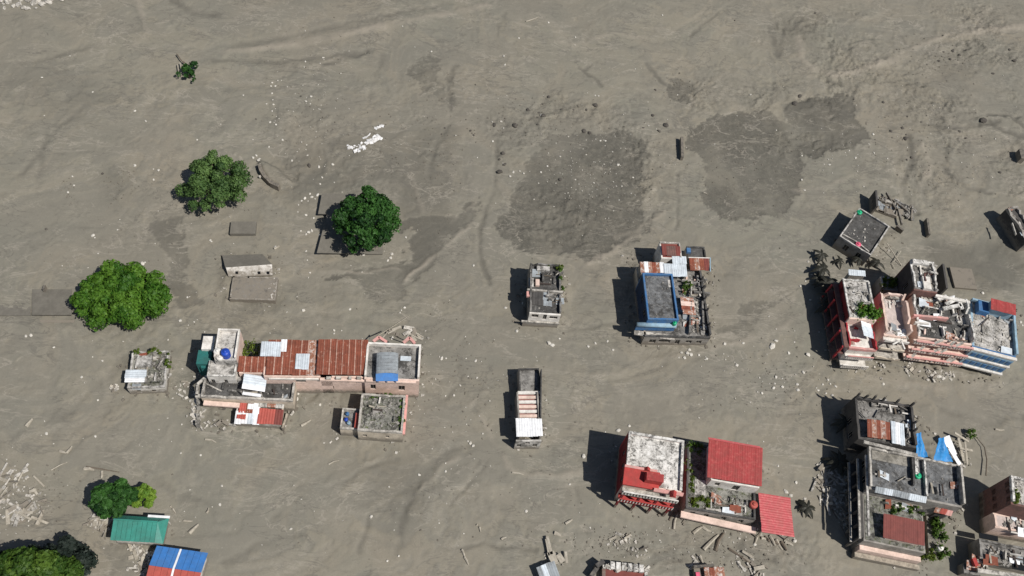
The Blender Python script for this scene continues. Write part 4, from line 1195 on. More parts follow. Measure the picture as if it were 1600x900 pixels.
for p, q in (((1070, 445), (1105, 436)), ((1085, 455), (1110, 458)), ((1080, 470), (1078, 520)), ((1090, 430), (1094, 455)), ((1098, 470), (1100, 515))):
    b.beam('broken_wall', p, q, 3.0, 0.25, 0.8, 'concrete')
b.beam('yard_frame', (1066, 437), (1081, 438), 3.2, 0.15, .4, 'coping'); b.beam('yard_frame', (1081, 438), (1080, 461), 3.2, 0.15, .4, 'coping')
b.sheets((1063, 464), (1087, 492), 3.1, 2.9, 4, ['rust_pale_sheet', 'pink_wall', 'rust_sheet', 'rust_pale_sheet'], across=True)
# back part: patchwork sheets and a shed
b.sheets((1000, 409), (1038, 427), 4.1, 3.9, 6, ['rust_pale_sheet', 'white_sheet', 'rust_pale_sheet', 'rust_sheet', 'rust_pale_sheet', 'white_sheet'])
b.sheets((1050, 400), (1073, 413), 4.25, 4.15, 2, ['zinc_sheet'])
b.sheets((1037, 412), (1074, 433), 4.2, 4.0, 3, ['zinc_sheet'])
bw = b.rect((1001, 411), (1072, 430), 3.8)
b.wall((bw[0], bw[1]), (bw[0], bw[3]), -1, 3.8, 0.2, 'grey_wall'); b.wall((bw[0] + .1, bw[3]), (bw[2], bw[3]), -1, 3.8, 0.2, 'grey_wall'); b.wall((bw[2], bw[1]), (bw[2], bw[3] - .1), -1, 3.8, 0.2, 'grey_wall')
b.block((1031, 377), (1066, 403), 4.2, wall='white_wall', floor='brown_sheet', par=0.3, t=0.2, coping='coping', jit=.06, sides='NE')
b.sheets((1034, 384), (1064, 400), 4.55, 4.4, 4, ['brown_sheet', 'brown_wall', 'brown_wall', 'brown_sheet'])
b.block((1073, 384), (1104, 403), 2.9, wall='grey_wall', floor='concrete_dark', par=0.3, t=0.2, coping='concrete_dark', jit=.1, sides='NEW')
b.sheets((1077, 403), (1109, 423), 3.3, 3.1, 4, ['rust_sheet', 'rust_pale_sheet', 'rust_sheet', 'brown_sheet'])
b.beam('sheet_frame', (1076, 402), (1110, 403), 3.4, .12, .1, 'white_wall'); b.beam('sheet_frame', (1110, 402), (1110, 424), 3.4, .12, .1, 'pale_blue_wall')
b.box('blue_box', (1073, 387), (1080, 394), 2.9, 3.4, 'blue_paint')
weeds('roof_weeds', 'green plant in the small framed yard right of the blue parapet', 1073, 450, 2.6, 1.2, 1.9, 1.0, 240, 'leaf_mid')

# ---- red and white house
b = B('red_white_house', 'tall red walled house with white mould spotted roof and red stair box', 'house', (983, 673), (1069, 688), 6.6)
u0, v0, u1, v1 = b.rect((983, 673), (1066, 770), 6.6)
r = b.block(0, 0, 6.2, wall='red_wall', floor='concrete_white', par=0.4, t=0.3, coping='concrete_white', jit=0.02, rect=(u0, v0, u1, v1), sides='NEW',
            walls={'S': 'pink_wall', 'W': 'maroon_and_shaded_red'}, holes={'W': [(0.12, 0.22, 3.5, 4.9), (0.4, 0.5, 3.5, 4.9), (0.68, 0.78, 3.5, 4.9)], 'S': [(0.1, 0.25, 3.6, 5.2), (0.4, 0.55, 3.6, 5.2), (0.7, 0.85, 3.6, 5.2)]})  # west wall takes a darker red to paint its shaded side
b.rubble(0, 0, 6.2, 20, 0.2, 'rubble', rect=r)
q0, w0, q1, w1 = b.rect((975, 729), (1029, 766), 6.9, 6.5)
q0 = u0 - .25
MB().hexa([(q0, w0, 6.23), (q1, w0, 6.23), (q1, w1, 6.23), (q0, w1, 6.23)], [(q0, w0, 6.5), (q1, w0, 6.5), (q1, w1, 6.95), (q0, w1, 6.95)]).build('roof_cover', 'red_paint', b.root)
MB().bar((q0, w1 + .1, 7.05), (q1 - .4, w1 + .1, 7.05), 0.3, 0.5).build('cover_ridge', 'pink_paint', b.root)
MB().hexa([(q0 + 2.3, w1 - .1, 7.0), (q0 + 3.1, w1 - .1, 7.0), (q0 + 3.1, w1 + .3, 7.0), (q0 + 2.3, w1 + .3, 7.0)], [(q0 + 2.65, w1 - .1, 7.5), (q0 + 2.75, w1 - .1, 7.5), (q0 + 2.75, w1 + .3, 7.5), (q0 + 2.65, w1 + .3, 7.5)]).build('gablet', 'red_paint', b.root)
b.box('stair_box', (1010, 738), (1036, 754), 6.25, 7.7, 'red_paint')
b.box('stair_box_cap', (1011, 737), (1037, 754), 7.72, 7.8, 'red_sheet')
e0, f0, e1, f1 = b.rect((1022, 763), (1068, 772), 6.7)
MB().hexa([(e0, f0 - .2, 6.25), (e1, f0 - .2, 6.25), (e1, f1, 6.25), (e0, f1, 6.25)], [(e0, f0 - .2, 6.5), (e1, f0 - .2, 6.5), (e1, f1, 6.9), (e0, f1, 6.9)]).build('roof_cover', 'pink_paint', b.root)
MB().hexa([(e0 + 1.9, f1 - .7, 6.6), (e0 + 2.7, f1 - .7, 6.6), (e0 + 2.7, f1, 6.9), (e0 + 1.9, f1, 6.9)], [(e0 + 2.25, f1 - .7, 7.2), (e0 + 2.35, f1 - .7, 7.2), (e0 + 2.35, f1, 7.3), (e0 + 2.25, f1, 7.3)]).build('gablet', 'red_paint', b.root)
for i, (zz, out, mt) in enumerate(((5.2, 0.9, 'coping'), (2.9, 1.0, 'red_paint'))):
    MB().box(u0, v0 - out, u1 - .3, v0 - .02, zz - .22, zz).build('balcony_slab', mt, b.root)
    MB().bar((u0, v0 - out, zz + .95), (u1 - .3, v0 - out, zz + .95), 0.14, .14).build('balcony_rail', 'white_wall' if i == 0 else 'red_paint', b.root)
    MB().box(u0 + .1, v0 - out + .1, u1 - .5, v0 - out + .16, zz + .08, zz + .8).build('balcony_panel', 'grey_sheet' if i == 0 else 'red_wall', b.root)
    for k in range(19):
        x = u0 + (u1 - .3 - u0) * k / 18
        MB().box(x - .06, v0 - out - .05, x + .06, v0 - out + .05, zz, zz + .83).build('baluster', 'white_wall', b.root)
for k in range(4):
    x = u0 + .15 + (u1 - .7 - u0) * k / 3
    MB().box(x - .13, v0 - .95, x + .13, v0 - .7, -1, 4.98).build('column', 'maroon_and_shaded_red', b.root)

# ---- red roofed house beside it
b = B('red_roof_house', 'house with mossy flat roof, big red metal roof and long pale front ledge', 'house', (1073, 690), (1180, 708), 3.0)
r = b.block((1075, 690), (1181, 812), 2.6, wall='grey_wall', floor='mossy', par=0.35, t=0.25, coping='concrete_dark', jit=.08, gap=.05,
            holes={'S': [(0.1, 0.17, 1, 2), (0.3, 0.37, 1, 2), (0.55, 0.62, 1, 2), (0.8, 0.87, 1, 2)]})
b.rubble((1078, 735), (1098, 795), 2.6, 70, 0.3, 'rubble')
b.clutter((1100, 770), (1176, 808), 2.6, 16, mats=('concrete', 'coping', 'mossy')); b.rubble((1098, 772), (1178, 808), 2.6, 150, 0.3, 'rubble')
b.box('floor_patch', (1086, 748), (1102, 775), 2.6, 2.66, 'concrete_pale')
b.box('floor_patch', (1122, 795), (1160, 806), 2.6, 2.68, 'concrete_pale')
b.beam('front_ledge', (1064, 803), (1181, 829), 1.7, 0.8, 0.3, 'pink_wall')
rm = b.rect((1112, 692), (1186, 762), 4.6)
b.wall((rm[0], rm[1]), (rm[2], rm[1]), 2.6, 4.7, .2, 'white_wall', [(0.12, 0.22, 3.2, 4.2), (0.5, 0.64, 2.7, 4.3)])
b.wall((rm[0], rm[1] + .1), (rm[0], rm[3]), 2.6, 4.9, .2, 'white_wall'); b.wall((rm[2], rm[1] + .1), (rm[2], rm[3]), -1, 4.9, .2, 'grey_wall')
b.wall((rm[0] + .1, rm[3]), (rm[2] - .1, rm[3]), -1, 5.0, .2, 'grey_wall')
b.sheets((1108, 686), (1190, 760), 5.4, 4.9, 8, 'red_sheet', jz=.002, jl=.01, amp=.012)
b.beam('ridge_cap', (1107, 684.5), (1188, 699), 5.52, .25, .08, 'pinkred_sheet')
weeds('roof_weeds', 'bright green weeds on the front corner of the mossy roof beside the red roofs', 1095, 785, 2.65, 2.4, 1.2, .5, 300, 'leaf_weed')
weeds('roof_weeds', 'green weeds down the left side of the mossy roof beside the red roofs', 1079, 745, 2.65, .8, 4.5, .5, 220, 'leaf_weed')
weeds('roof_weeds', 'dark weeds at the shaded back left of the mossy roof', 1085, 700, 2.8, 1.8, 1.2, .6, 160, 'leaf_mid')
tank('rusty red drum on the mossy roof at the edge of the pink red roof', (1176, 790), 2.65, .5, .6, 'red_brick_sheet', 'drum')
b = B('canopy', 'canopy of pink red corrugated sheets on posts at the right of the mossy roof', 'canopy', (1185, 769), (1237, 774), 2.9)
u0, v0, u1, v1 = b.sheets((1185, 770), (1241, 839), 3.0, 2.2, 8, 'pinkred_sheet', across=True, jz=.02, jl=.04)
for uu, vv, zz in ((u0 + .3, v1 - .3, 2.9), (u1 - .3, v1 - .3, 2.2), (u0 + .3, v0 + .3, 2.9), (u1 - .3, v0 + .3, 2.2)):
    MB().box(uu - .07, vv - .07, uu + .07, vv + .07, -1, zz).build('post', 'timber', b.root)
MB().bar((u0 + .3, v0 + .3, 2.93), (u0 + .3, v1 - .3, 2.93), .1, .12).build('rafter', 'timber', b.root)

# ---- tilted slab house top right
b = B('dark_roof_house', 'small house turned at an angle with dark flat roof and thin white parapet, upper right', 'house', (1343, 324), (1402, 360), 3.2)
r = b.block((1343, 324), (1361, 399), 2.8, wall='grey_wall', floor='concrete_dark', par=0.35, t=0.2, coping='concrete_pale', jit=.05,
            walls={'W': 'brown_wall'}, holes={'W': [(0.2, 0.35, 1, 2.2), (0.6, 0.75, 1, 2.2)], 'S': [(0.25, 0.4, 1, 2.2), (0.65, 0.8, 1, 2.2)]})
b.beam('roof_beam', (1318, 366), (1340, 378), 3.0, .2, .2, 'coping'); b.beam('roof_beam', (1340, 378), (1358, 393), 3.0, .2, .2, 'coping')
b.rubble((1338, 334), (1352, 384), 2.8, 24, .3, 'rubble_pale')
tank('pink plastic tub on the dark tilted roof in the upper right', (1340, 383), 2.85, .42, .35, 'plastic_pink', 'tub')
tank('green plastic tub on the back corner of the dark tilted roof', (1342, 333), 2.85, .4, .35, 'plastic_green', 'tub')
b = B('awning_frame', 'thin pale pole frame leaning at the lower corner of the dark tilted roof', 'frame', (1386, 380), (1410, 415), 0.5)
b.beam('pole', (1386, 380), (1409, 415), 1.8, .1, .1, 'timber', z2=.3); b.beam('pole', (1396, 410), (1408, 392), .6, .09, .09, 'timber'); b.beam('pole', (1394, 412), (1398, 420), .4, .09, .09, 'timber')
b = B('buried_house', 'ruined grey house sunk in mud with one dark wall standing behind the dark tilted roof', 'house', (1370, 300), (1420, 318), .6)
b.block((1371, 312), (1402, 338), .4, wall='concrete', floor='concrete', par=.3, t=.25, coping='concrete_pale', jit=.2, gap=.3)
b.beam('standing_wall', (1369, 297), (1371, 322), 2.4, .3, 3.0, 'dark_wall')
b.rubble((1372, 306), (1428, 345), .2, 220, .55, 'rubble'); b.clutter((1374, 306), (1424, 345), .3, 22, mats=('concrete', 'rubble', 'coping'), sheet=('grey_sheet', 'concrete', 'dark_wall'))
b.rubble((1378, 310), (1396, 320), .7, 30, .5, 'concrete_white' if False else 'rubble_pale')
for p, q in (((1376, 312), (1394, 318)), ((1386, 300), (1400, 326)), ((1396, 312), (1420, 330)), ((1404, 326), (1410, 350))):
    b.beam('broken_beam', p, q, .9, .2, .4, 'concrete')
b.beam('standing_wall', (1402, 352), (1412, 360), 1.0, .3, 1.6, 'dark_wall')

# ---- big right complex
b = B('balcony_house', 'left house of the big right block with white roof, dark red side and pink balcony', 'house', (1317, 434), (1362, 438), 6.3)
u0, v0, u1, v1 = b.rect((1317, 434), (1371, 500), 6.2)
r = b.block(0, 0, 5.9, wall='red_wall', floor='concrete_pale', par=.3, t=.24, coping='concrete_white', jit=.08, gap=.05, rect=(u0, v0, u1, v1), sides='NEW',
            walls={'N': 'dark_wall', 'W': 'maroon_and_shaded_red', 'S': 'pink_wall'}, holes={'W': [(0.1, 0.25, 3.4, 4.8), (0.4, 0.55, 3.4, 4.8), (0.7, 0.85, 3.4, 4.8), (0.7, 0.85, .8, 2.2)]})  # shade of the west side is put into its darker red
b.rubble(0, 0, 5.9, 90, .42, 'rubble', rect=r)
b.clutter(0, 0, 5.9, 10, rect=r, mats=('concrete_pale', 'rubble'))
b.clutter((1318, 505), (1345, 540), 4.0, 8, mats=('white_wall', 'red_wall'))
x0, y0, x1, y1 = u0, b.uv((1322, 545), 4.2)[1], u1, v0
MB().box(x0, y0, x1, y1 - .02, -1, 4.0).build('front_block', 'white_wall', b.root)
MB().worn((x0 + .1, y0), (x0 + .1, y1), 4.0, 4.9, .2, .15, .5, .2).build('parapet', 'red_wall', b.root)
MB().worn((x1 - .1, y0), (x1 - .1, y1), 4.0, 5.0, .2, .15, .5, .2).build('parapet', 'red_wall', b.root)
MB().worn((x0, y0 + .1), (x1, y0 + .1), 4.0, 4.6, .3, .05).build('parapet', 'pink_paint', b.root)
b.sheets((1345, 500), (1365, 529), 5.6, 4.9, 3, ['white_sheet', 'zinc_sheet', 'zinc_sheet'], across=True)
b.sheets((1326, 421), (1352, 432), 5.2, 5.0, 2, ['zinc_sheet'])
b.box('back_room', (1327, 424), (1351, 432), -1, 4.95, 'grey_wall')
for zz, out in ((3.0, .8), (1.2, 1.3)):
    MB().box(x0, y0 - out, x1 - .2, y0 - .02, zz - .2, zz).build('balcony_slab', 'white_wall', b.root)
    MB().bar((x0, y0 - out, zz + .8), (x1 - .2, y0 - out, zz + .8), .14, .14).build('balcony_rail', 'pink_paint' if zz > 2 else 'white_wall', b.root)
    for k in range(14):
        xx = x0 + (x1 - .2 - x0) * k / 13
        MB().box(xx - .05, y0 - out - .04, xx + .05, y0 - out + .04, zz, zz + .66).build('baluster', 'white_wall', b.root)
# gallery on the shaded side
for zz, off in ((4.6, .7), (2.8, .9), (1.0, 1.1)):
    MB().box(u0 - off, y0, u0 - .02, v1, zz - .15, zz).build('side_ledge', 'brown_wall', b.root)
for k in range(5):
    vv = y0 + .2 + (v1 - y0 - .4) * k / 4
    MB().box(u0 - .95, vv - .13, u0 - .75, vv + .13, -1, 4.45).build('column', 'red_wall', b.root)
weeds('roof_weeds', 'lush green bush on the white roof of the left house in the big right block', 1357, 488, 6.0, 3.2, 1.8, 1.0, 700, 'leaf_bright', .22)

b = B('terrace_block', 'middle house of the big right block with a bright pinkish open terrace', 'house', (1376, 455), (1423, 461), 5.6)
r = b.block((1376, 455), (1424, 524), 4.7, wall='pink_wall', floor='floor_pink', par=.9, t=.3, coping='pink_wall', jit=.12, gap=.06, sides='NEW', ph={'E': 1.6})
u0, v0, u1, v1 = r
b.box('inner_wall', (1376, 462), (1384, 480), 4.7, 5.4, 'coping')
b.rubble((1382, 512), (1420, 530), 4.7, 26, .35, 'rubble_pale')
b.clutter((1380, 462), (1420, 486), 4.7, 9); b.clutter((1380, 508), (1420, 524), 4.7, 9, mats=('white_wall', 'pink_wall'))
for zz, out, mt in ((4.4, .7, 'white_wall'), (2.9, 1.2, 'coping'), (1.4, 1.8, 'coping')):
    MB().box(u0 - .3, v0 - .32 - out, u1 + .3, v0 - .32, zz - .25, zz).build('balcony_slab', mt, b.root)
    MB().worn((u0 - .3, v0 - .32 - out), (u1 + .3, v0 - .32 - out), zz, zz + .5, .16, .06, .5, .12).build('balcony_front', 'white_wall' if zz > 3 else 'beige_wall', b.root)
b.beam('broken_rail', (1395, 538), (1408, 531), 5.0, .2, .2, 'white_wall'); b.beam('broken_rail', (1408, 531), (1414, 545), 5.0, .2, .2, 'white_wall')
b.block((1376, 431), (1406, 453), 2.6, wall='grey_wall', floor='mossy', par=.4, t=.2, coping='coping', jit=.06, sides='NW')
weeds('roof_weeds', 'green grass in the small walled yard behind the pinkish terrace', 1390, 441, 2.7, 2.8, 1.4, .5, 420, 'leaf_weed')

b = B('stair_tower', 'tall narrow block with white broken top and dark shaded side behind the big right block', 'house', (1424, 404), (1459, 409), 7.4)
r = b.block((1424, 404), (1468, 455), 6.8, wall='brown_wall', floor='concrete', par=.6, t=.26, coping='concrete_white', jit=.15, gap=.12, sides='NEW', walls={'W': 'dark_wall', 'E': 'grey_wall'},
            holes={'W': [(0.3, 0.45, 4, 5.6)]})
b.box('roof_room', (1441, 431), (1456, 452), 6.8, 7.3, 'white_wall')
b.rubble((1432, 412), (1464, 430), 6.8, 70, .5, 'rubble_pale')
b.box('north_room', (1426, 404), (1452, 414), 6.8, 7.5, 'concrete_white')
b.clutter((1428, 412), (1464, 452), 6.8, 12, mats=('concrete_white', 'brown_wall', 'dark_wall'))
b.beam('standing_wall', (1474, 412), (1480, 450), 4.6, .3, 5, 'dark_wall')

b = B('ruined_block', 'house of the big right block with torn open dark floor and rows of pink balconies', 'house', (1434, 454), (1514, 465), 5.9)
u0, v0, u1, v1 = b.rect((1427, 455), (1523, 536), 5.9)
r = b.block(0, 0, 5.2, wall='pink_wall', floor='concrete_dark', par=.7, t=.28, coping='concrete_white', jit=.2, gap=.2, rect=(u0, v0, u1, v1), sides='NEW', ph={'E': 1.3})
b.rubble((1436, 460), (1480, 485), 5.2, 110, .5, 'rubble_pale')
b.rubble(0, 0, 5.2, 110, .4, 'rubble', rect=r)
b.clutter(0, 0, 5.2, 34, rect=r, big=1.2)
b.clutter((1430, 458), (1500, 480), 5.2, 16, mats=('concrete_white', 'white_wall'))
b.beam('inner_wall', (1428, 492), (1482, 497), 6.0, .3, .8, 'pink_paint')
b.beam('inner_wall', (1430, 503), (1452, 505), 5.8, .25, .6, 'white_wall')
b.beam('roof_beam', (1462, 461), (1516, 472), 6.3, .4, .35, 'white_wall')
for p, q in (((1466, 468), (1480, 462)), ((1478, 475), (1496, 466)), ((1474, 482), (1502, 476)), ((1498, 466), (1504, 482))):
    b.beam('broken_slab', p, q, 6.1, .5, .3, 'concrete_white')
for p, rx in (((1502, 501), 1.0), ((1506, 528), .8)):
    u, v = b.uv(p, 5.25)
    MB().lathe((u, v, 5.2), [(rx * .8, 0), (rx * .75, .06), (rx * .5, .12)], 9).build('rubble_heap', 'concrete_white', b.root, True)
for row, (zz, out) in enumerate(((4.9, .7), (3.3, 1.1), (1.7, 1.5))):
    MB().box(u0 - .5, v0 - out, u1 - .1, v0 - .02, zz - .2, zz).build('balcony_slab', 'pink_wall', b.root)
    MB().worn((u0 - .5, v0 - out), (u1 - .1, v0 - out), zz + .62, zz + .8, .3, .06, .6).build('balcony_rail', 'pink_paint', b.root)
    for k in range(24):
        xx = u0 - .5 + (u1 - .1 - u0 + .5) * k / 23
        if random.random() < .85: MB().box(xx - .07, v0 - out - .06, xx + .07, v0 - out + .06, zz, zz + .62).build('baluster', 'white_wall', b.root)
    for k in range(3):
        xx = u0 + random.uniform(0, u1 - u0 - 1.5)
        MB().bar((xx, v0 - out - .2, zz + .6), (xx + random.uniform(.6, 1.4), v0 - out + .5, zz + 1.1), .35, .1).build('broken_slab', 'coping', b.root)
b.rubble((1446, 575), (1492, 588), .2, 40, .5, 'rubble_pale')

b = B('blue_white_house', 'right house of the big block with blue walls and blue and white banded front', 'house', (1519, 465), (1590, 483), 5.9)
u0, v0, u1, v1 = b.rect((1520, 465), (1592, 556), 5.8)
r = b.block(0, 0, 5.1, wall='pale_blue_wall', floor='concrete_pale', par=.7, t=.3, coping='pale_blue_wall', jit=.05, gap=.03, rect=(u0, v0, u1, v1), sides='NE', walls={'S': 'blue_paint'})
b.rubble(0, 0, 5.1, 260, .34, 'rubble_pale', rect=r)
for zz, out in ((5.2, .1), (3.4, .35), (1.6, .6)):
    MB().box(u0 - .1, v0 - out - .35, u1 + .1, v0 - .01, zz - .3, zz).build('floor_band', 'white_wall', b.root)
for zz, out in ((3.4, .25), (1.6, .45)):
    MB().box(u0, v0 - out - .2, u1 - .1, v0 - .02, zz + .02, zz + 1.3).build('blue_panel', 'pale_blue_wall', b.root)
    for k in range(7):
        xx = u0 + .4 + (u1 - u0 - 1.2) * k / 6
        MB().box(xx, v0 - out - .26, xx + .55, v0 - out - .21, zz + .25, zz + 1.1).build('window', 'blue_paint', b.root)
b.clutter(0, 0, 5.1, 14, rect=r, mats=('concrete_pale', 'rubble', 'pale_blue_wall'))
b.box('roof_room', (1529, 469), (1546, 489), 5.1, 6.2, 'blue_paint')
b.box('roof_hut', (1549, 469), (1585, 490), 5.1, 7.0, 'pale_blue_wall')
b.sheets((1549, 466), (1587, 493), 7.35, 7.15, 5, 'red_sheet', jz=.002, jl=.01, amp=.012)

# ---- ruin cut by the right edge
b = B('edge_ruin', 'dark burnt looking ruin cut by the right edge of the picture, upper right', 'house', (1572, 325), (1610, 318), 3.2)
b.block((1574, 324), (1625, 372), 2.6, wall='dark_wall', floor='dark_wall', par=.6, t=.3, coping='grey_wall', jit=.2, gap=.2, sides='NEW')
b.clutter((1576, 326), (1602, 370), 2.6, 10, mats=('dark_wall', 'grey_wall'))
b.rubble((1576, 326), (1602, 370), 2.6, 50, .5, 'rubble')
b.beam('white_post', (1582, 348), (1588, 366), 3.4, .15, .3, 'coping')

# ---- long dark house lower right
b = B('framed_house', 'dark house with column stubs around its grey roof behind the gallery house', 'house', (1336, 619), (1429, 634), 4.6)
r = b.block((1336, 619), (1432, 700), 4.1, wall='dark_wall', floor='concrete', par=.5, t=.3, coping='dark_wall', jit=.12, gap=.05, ph={'E': .9, 'N': .7},
            holes={'W': [(0.15, 0.3, 1.5, 3), (0.5, 0.65, 1.5, 3)]})
b.posts([(r[0] - .15 + (r[2] - r[0] + .3) * k, r[3] + .15) for k in (0, .14, .3, .47, .72, 1)] + [(r[2] + .15, r[1] + (r[3] - r[1]) * k) for k in (.35, .55)], 4.7, 1.0, .22)
b.sheets((1355, 654), (1391, 688), 5.3, 5.0, 5, ['rust_sheet', 'rust_pale_sheet', 'rust_sheet', 'rust_pale_sheet', 'rust_sheet'], edge='rust_edge')
b.sheets((1392, 658), (1414, 696), 5.1, 4.8, 3, ['zinc_sheet', 'white_sheet', 'zinc_sheet'])
b.clutter((1345, 625), (1425, 652), 4.1, 14, mats=('dark_wall', 'concrete', 'concrete_dark')); b.clutter((1410, 660), (1428, 696), 4.15, 9)
b.rubble((1405, 660), (1428, 700), 4.15, 60, .4, 'rubble')
for p, q in (((1375, 640), (1368, 652)), ((1395, 628), (1420, 642)), ((1340, 640), (1352, 652))):
    b.beam('fallen_rafter', p, q, 4.5, .15, .15, 'concrete')
b.rubble((1338, 622), (1360, 650), 4.1, 20, .4, 'rubble')

b = B('gallery_house', 'gallery house with grey slab roofs and a brown metal roof at its front', 'house', (1357, 697), (1502, 727), 6.0)
u0, v0, u1, v1 = b.rect((1358, 697), (1506, 786), 6.0)
v0b = b.uv((1367, 763), 6.0)[1]
r = b.block(0, 0, 5.5, wall='dark_wall', floor='concrete_slate', par=.5, t=.26, coping='coping', jit=.06, gap=.04, rect=(u0, v0b, u1, v1), sides='NEW', walls={'S': 'grey_wall', 'E': 'beige_wall'}, ph={'E': 1.0},
            holes={'W': [(0.2, 0.4, 2.6, 4.6), (0.6, 0.8, 2.6, 4.6)]})
b.rubble(0, 0, 5.5, 110, .22, 'rubble', rect=r)
for p in ((1426, 711), (1448, 716)):
    pass
pu = b.uv((1425, 712), 6.0)[0]
MB().worn((pu, v0b + 1.5), (pu, v1 - .3), 5.5, 6.2, .25, .06).build('dividing_wall', 'concrete_dark', b.root)
MB().worn((pu + 1.6, v0b + .4), (pu + 1.6, v1 - .3), 5.5, 6.1, .22, .06).build('dividing_wall', 'concrete_white', b.root)
b.box('stair_step', (1429, 715), (1436, 742), 5.5, 5.9, 'concrete_white')
b.box('slab_patch', (1362, 702), (1424, 730), 5.5, 5.56, 'concrete_warm')
b.sheets((1369, 760), (1446, 786), 6.1, 5.7, 6, ['grey_sheet', 'zinc_sheet', 'grey_sheet', 'grey_sheet', 'zinc_sheet', 'zinc_sheet'])
b.beam('roof_edge', (1350, 690), (1434, 711), 6.1, .4, .25, 'coping')
# southern part
sv0 = b.uv((1378, 846), 4.6)[1]; su1 = b.uv((1449, 830), 4.4)[0]
MB().box(u0, sv0, su1, v0b - .02, -1, 3.6).build('front_block', 'grey_wall', b.root)
MB().box(u0 + .2, sv0 + .2, su1 - .2, v0b - .1, 3.61, 3.66).build('roof_felt', 'mossy', b.root)
b.sheets((1381, 802), (1444, 853), 5.0, 4.6, 6, 'brown_sheet', jz=.002, jl=.015, amp=.012)
rr = b.rect((1383, 806), (1442, 852), 4.6)
MB().box(rr[0] + .2, rr[1] + .15, rr[2] - .2, rr[3] - .2, 3.6, 4.55).build('wall', 'pink_wall', b.root)
MB().box(u0 + .2, sv0 - .6, su1 + .2, sv0 - .02, -1, 2.0).build('front_ledge', 'pink_wall', b.root)
MB().box(u0 + .1, sv0 - 1.2, su1 + .6, sv0 - .62, -1, .8).build('front_step', 'beige_wall', b.root)
b.clutter((1372, 786), (1445, 800), 3.66, 12, mats=('concrete', 'mossy', 'dark_wall')); b.clutter((1450, 740), (1500, 782), 5.5, 4, mats=('concrete',)); b.clutter((1362, 735), (1420, 757), 5.5, 6, mats=('concrete', 'concrete_pale'))
b.rubble((1372, 786), (1440, 800), 3.65, 60, .3, 'rubble')
for zz, off in ((5.45, .15), (3.9, .55), (2.2, .95)):
    MB().bar((u0 - off, sv0 + .1, zz), (u0 - off, v1 - 1.0, zz), .26, .22).build('gallery_beam', 'coping' if zz < 5 else 'concrete_pale', b.root)
    if zz < 5: MB().box(u0 - off + .13, sv0 + .3, u0 - .02, v1 - 1.0, zz - .25, zz - .08).build('gallery_floor', 'dark_wall', b.root)
for k in range(7):
    vv = sv0 + .2 + (v1 - 1.2 - sv0) * k / 6
    MB().box(u0 - .72, vv - .12, u0 - .48, vv + .12, -1, 3.6).build('column', 'dark_wall', b.root)
b.sheets((1463, 791), (1486, 806), 4.2, 3.5, 3, ['rust_pale_sheet', 'red_brick_sheet', 'pink_paint'])
b.box('side_room', (1466, 790), (1484, 803), -1, 3.4, 'dark_wall')
b.box('yard_slab', (1447, 800), (1476, 868), -1, 1.0, 'mossy')
weeds('yard_shrub', 'dark green shrubs down the strip right of the brown metal roof', 1467, 838, 1.2, 1.2, 5.5, 1.2, 800, 'leaf_mid', .22)
weeds('yard_shrub', 'bright green shrubs at the front corner right of the brown metal roof', 1452, 866, .9, 2.6, 1.2, .8, 420, 'leaf_weed', .2)
weeds('roof_weeds', 'dark mossy growth behind the brown metal roof', 1412, 797, 3.8, 5.0, 1.0, .5, 330, 'leaf_mid')
tank('green plastic tub on the grey slab roof of the gallery house', (1433, 744), 5.55, .42, .35, 'plastic_green', 'tub')
tank('white drum among the shrubs right of the brown metal roof', (1465, 858), 1.0, .4, .9, 'plastic_white', 'drum')


def tarp(label, pix, z):
    x, y = P(*pix[0], z[0])
    pts = [(*P(*p, q), q) for p, q in zip(pix, z)]
    o = bpy.data.objects.new('tarpaulin', None)
    m = MB(); N = 6; vs = []; fs = []
    a, bb, c, d = [Vector(p) for p in pts]
    for lay in (0, -.03):
        for i in range(N + 1):
            for j in range(N + 1):
                s, t = i / N, j / N
                p = (a * (1 - s) + bb * s) * (1 - t) + (d * (1 - s) + c * s) * t
                zz = .22 * math.sin(s * 9 + t * 5) + .15 * math.sin(t * 11 + s * 3) if 0 < i < N or 0 < j < N else 0
                vs.append((p.x - x, p.y - y, p.z + zz + lay))
    K = (N + 1) ** 2
    for i in range(N):
        for j in range(N):
            q = i * (N + 1) + j
            fs += [(q, q + N + 1, q + N + 2, q + 1), (K + q, K + q + 1, K + q + N + 2, K + q + N + 1)]
    m.add(vs, fs)
    o = m.build('tarpaulin', 'tarp_blue', None, True)
    o.location = (x, y, 0)
    return tag(o, label, 'tarpaulin')


tarp('small blue tarpaulin strip against the rear dark framed house', [(1431, 678), (1439, 676), (1450, 714), (1432, 716)], [3.6, 3.6, 2.4, 2.4])
tarp('large blue tarpaulin standing behind the grey slab roof', [(1466, 685), (1475, 684), (1489, 722), (1459, 719)], [4.2, 4.2, 2.6, 2.6])
b = B('torn_sheet', 'torn white sheets and sticks heaped right of the blue tarpaulins', 'debris', (1480, 690), (1520, 690), 1.0)
for p, q, w in (((1478, 682), (1490, 712), 1.2), ((1484, 700), (1500, 726), .6), ((1498, 684), (1506, 720), .35), ((1492, 676), (1514, 690), .3), ((1508, 690), (1512, 726), .25), ((1500, 700), (1520, 704), .3)):
    b.beam('sheet_strip' if w > .5 else 'stick', p, q, 1.4, w, .08, 'white_sheet' if w > .5 else 'timber', z2=.5)
b.rubble((1478, 685), (1520, 730), .2, 50, .4, 'rubble_pale')
weeds('vine', 'small dark vine at the top of the torn white sheets', 1518, 680, .6, 1.4, 1.2, .6, 150, 'leaf_mid')
x, y = P(1520, 684)
pl = [P(*p) for p in ((1524, 684), (1536, 700), (1539, 720), (1537, 745))]
o = MB().tube([(a - x, c - y, .25 + .1 * i) for i, (a, c) in enumerate(pl)], [.05, .07, .08, .09], 6).build('bent_pole', 'bark')
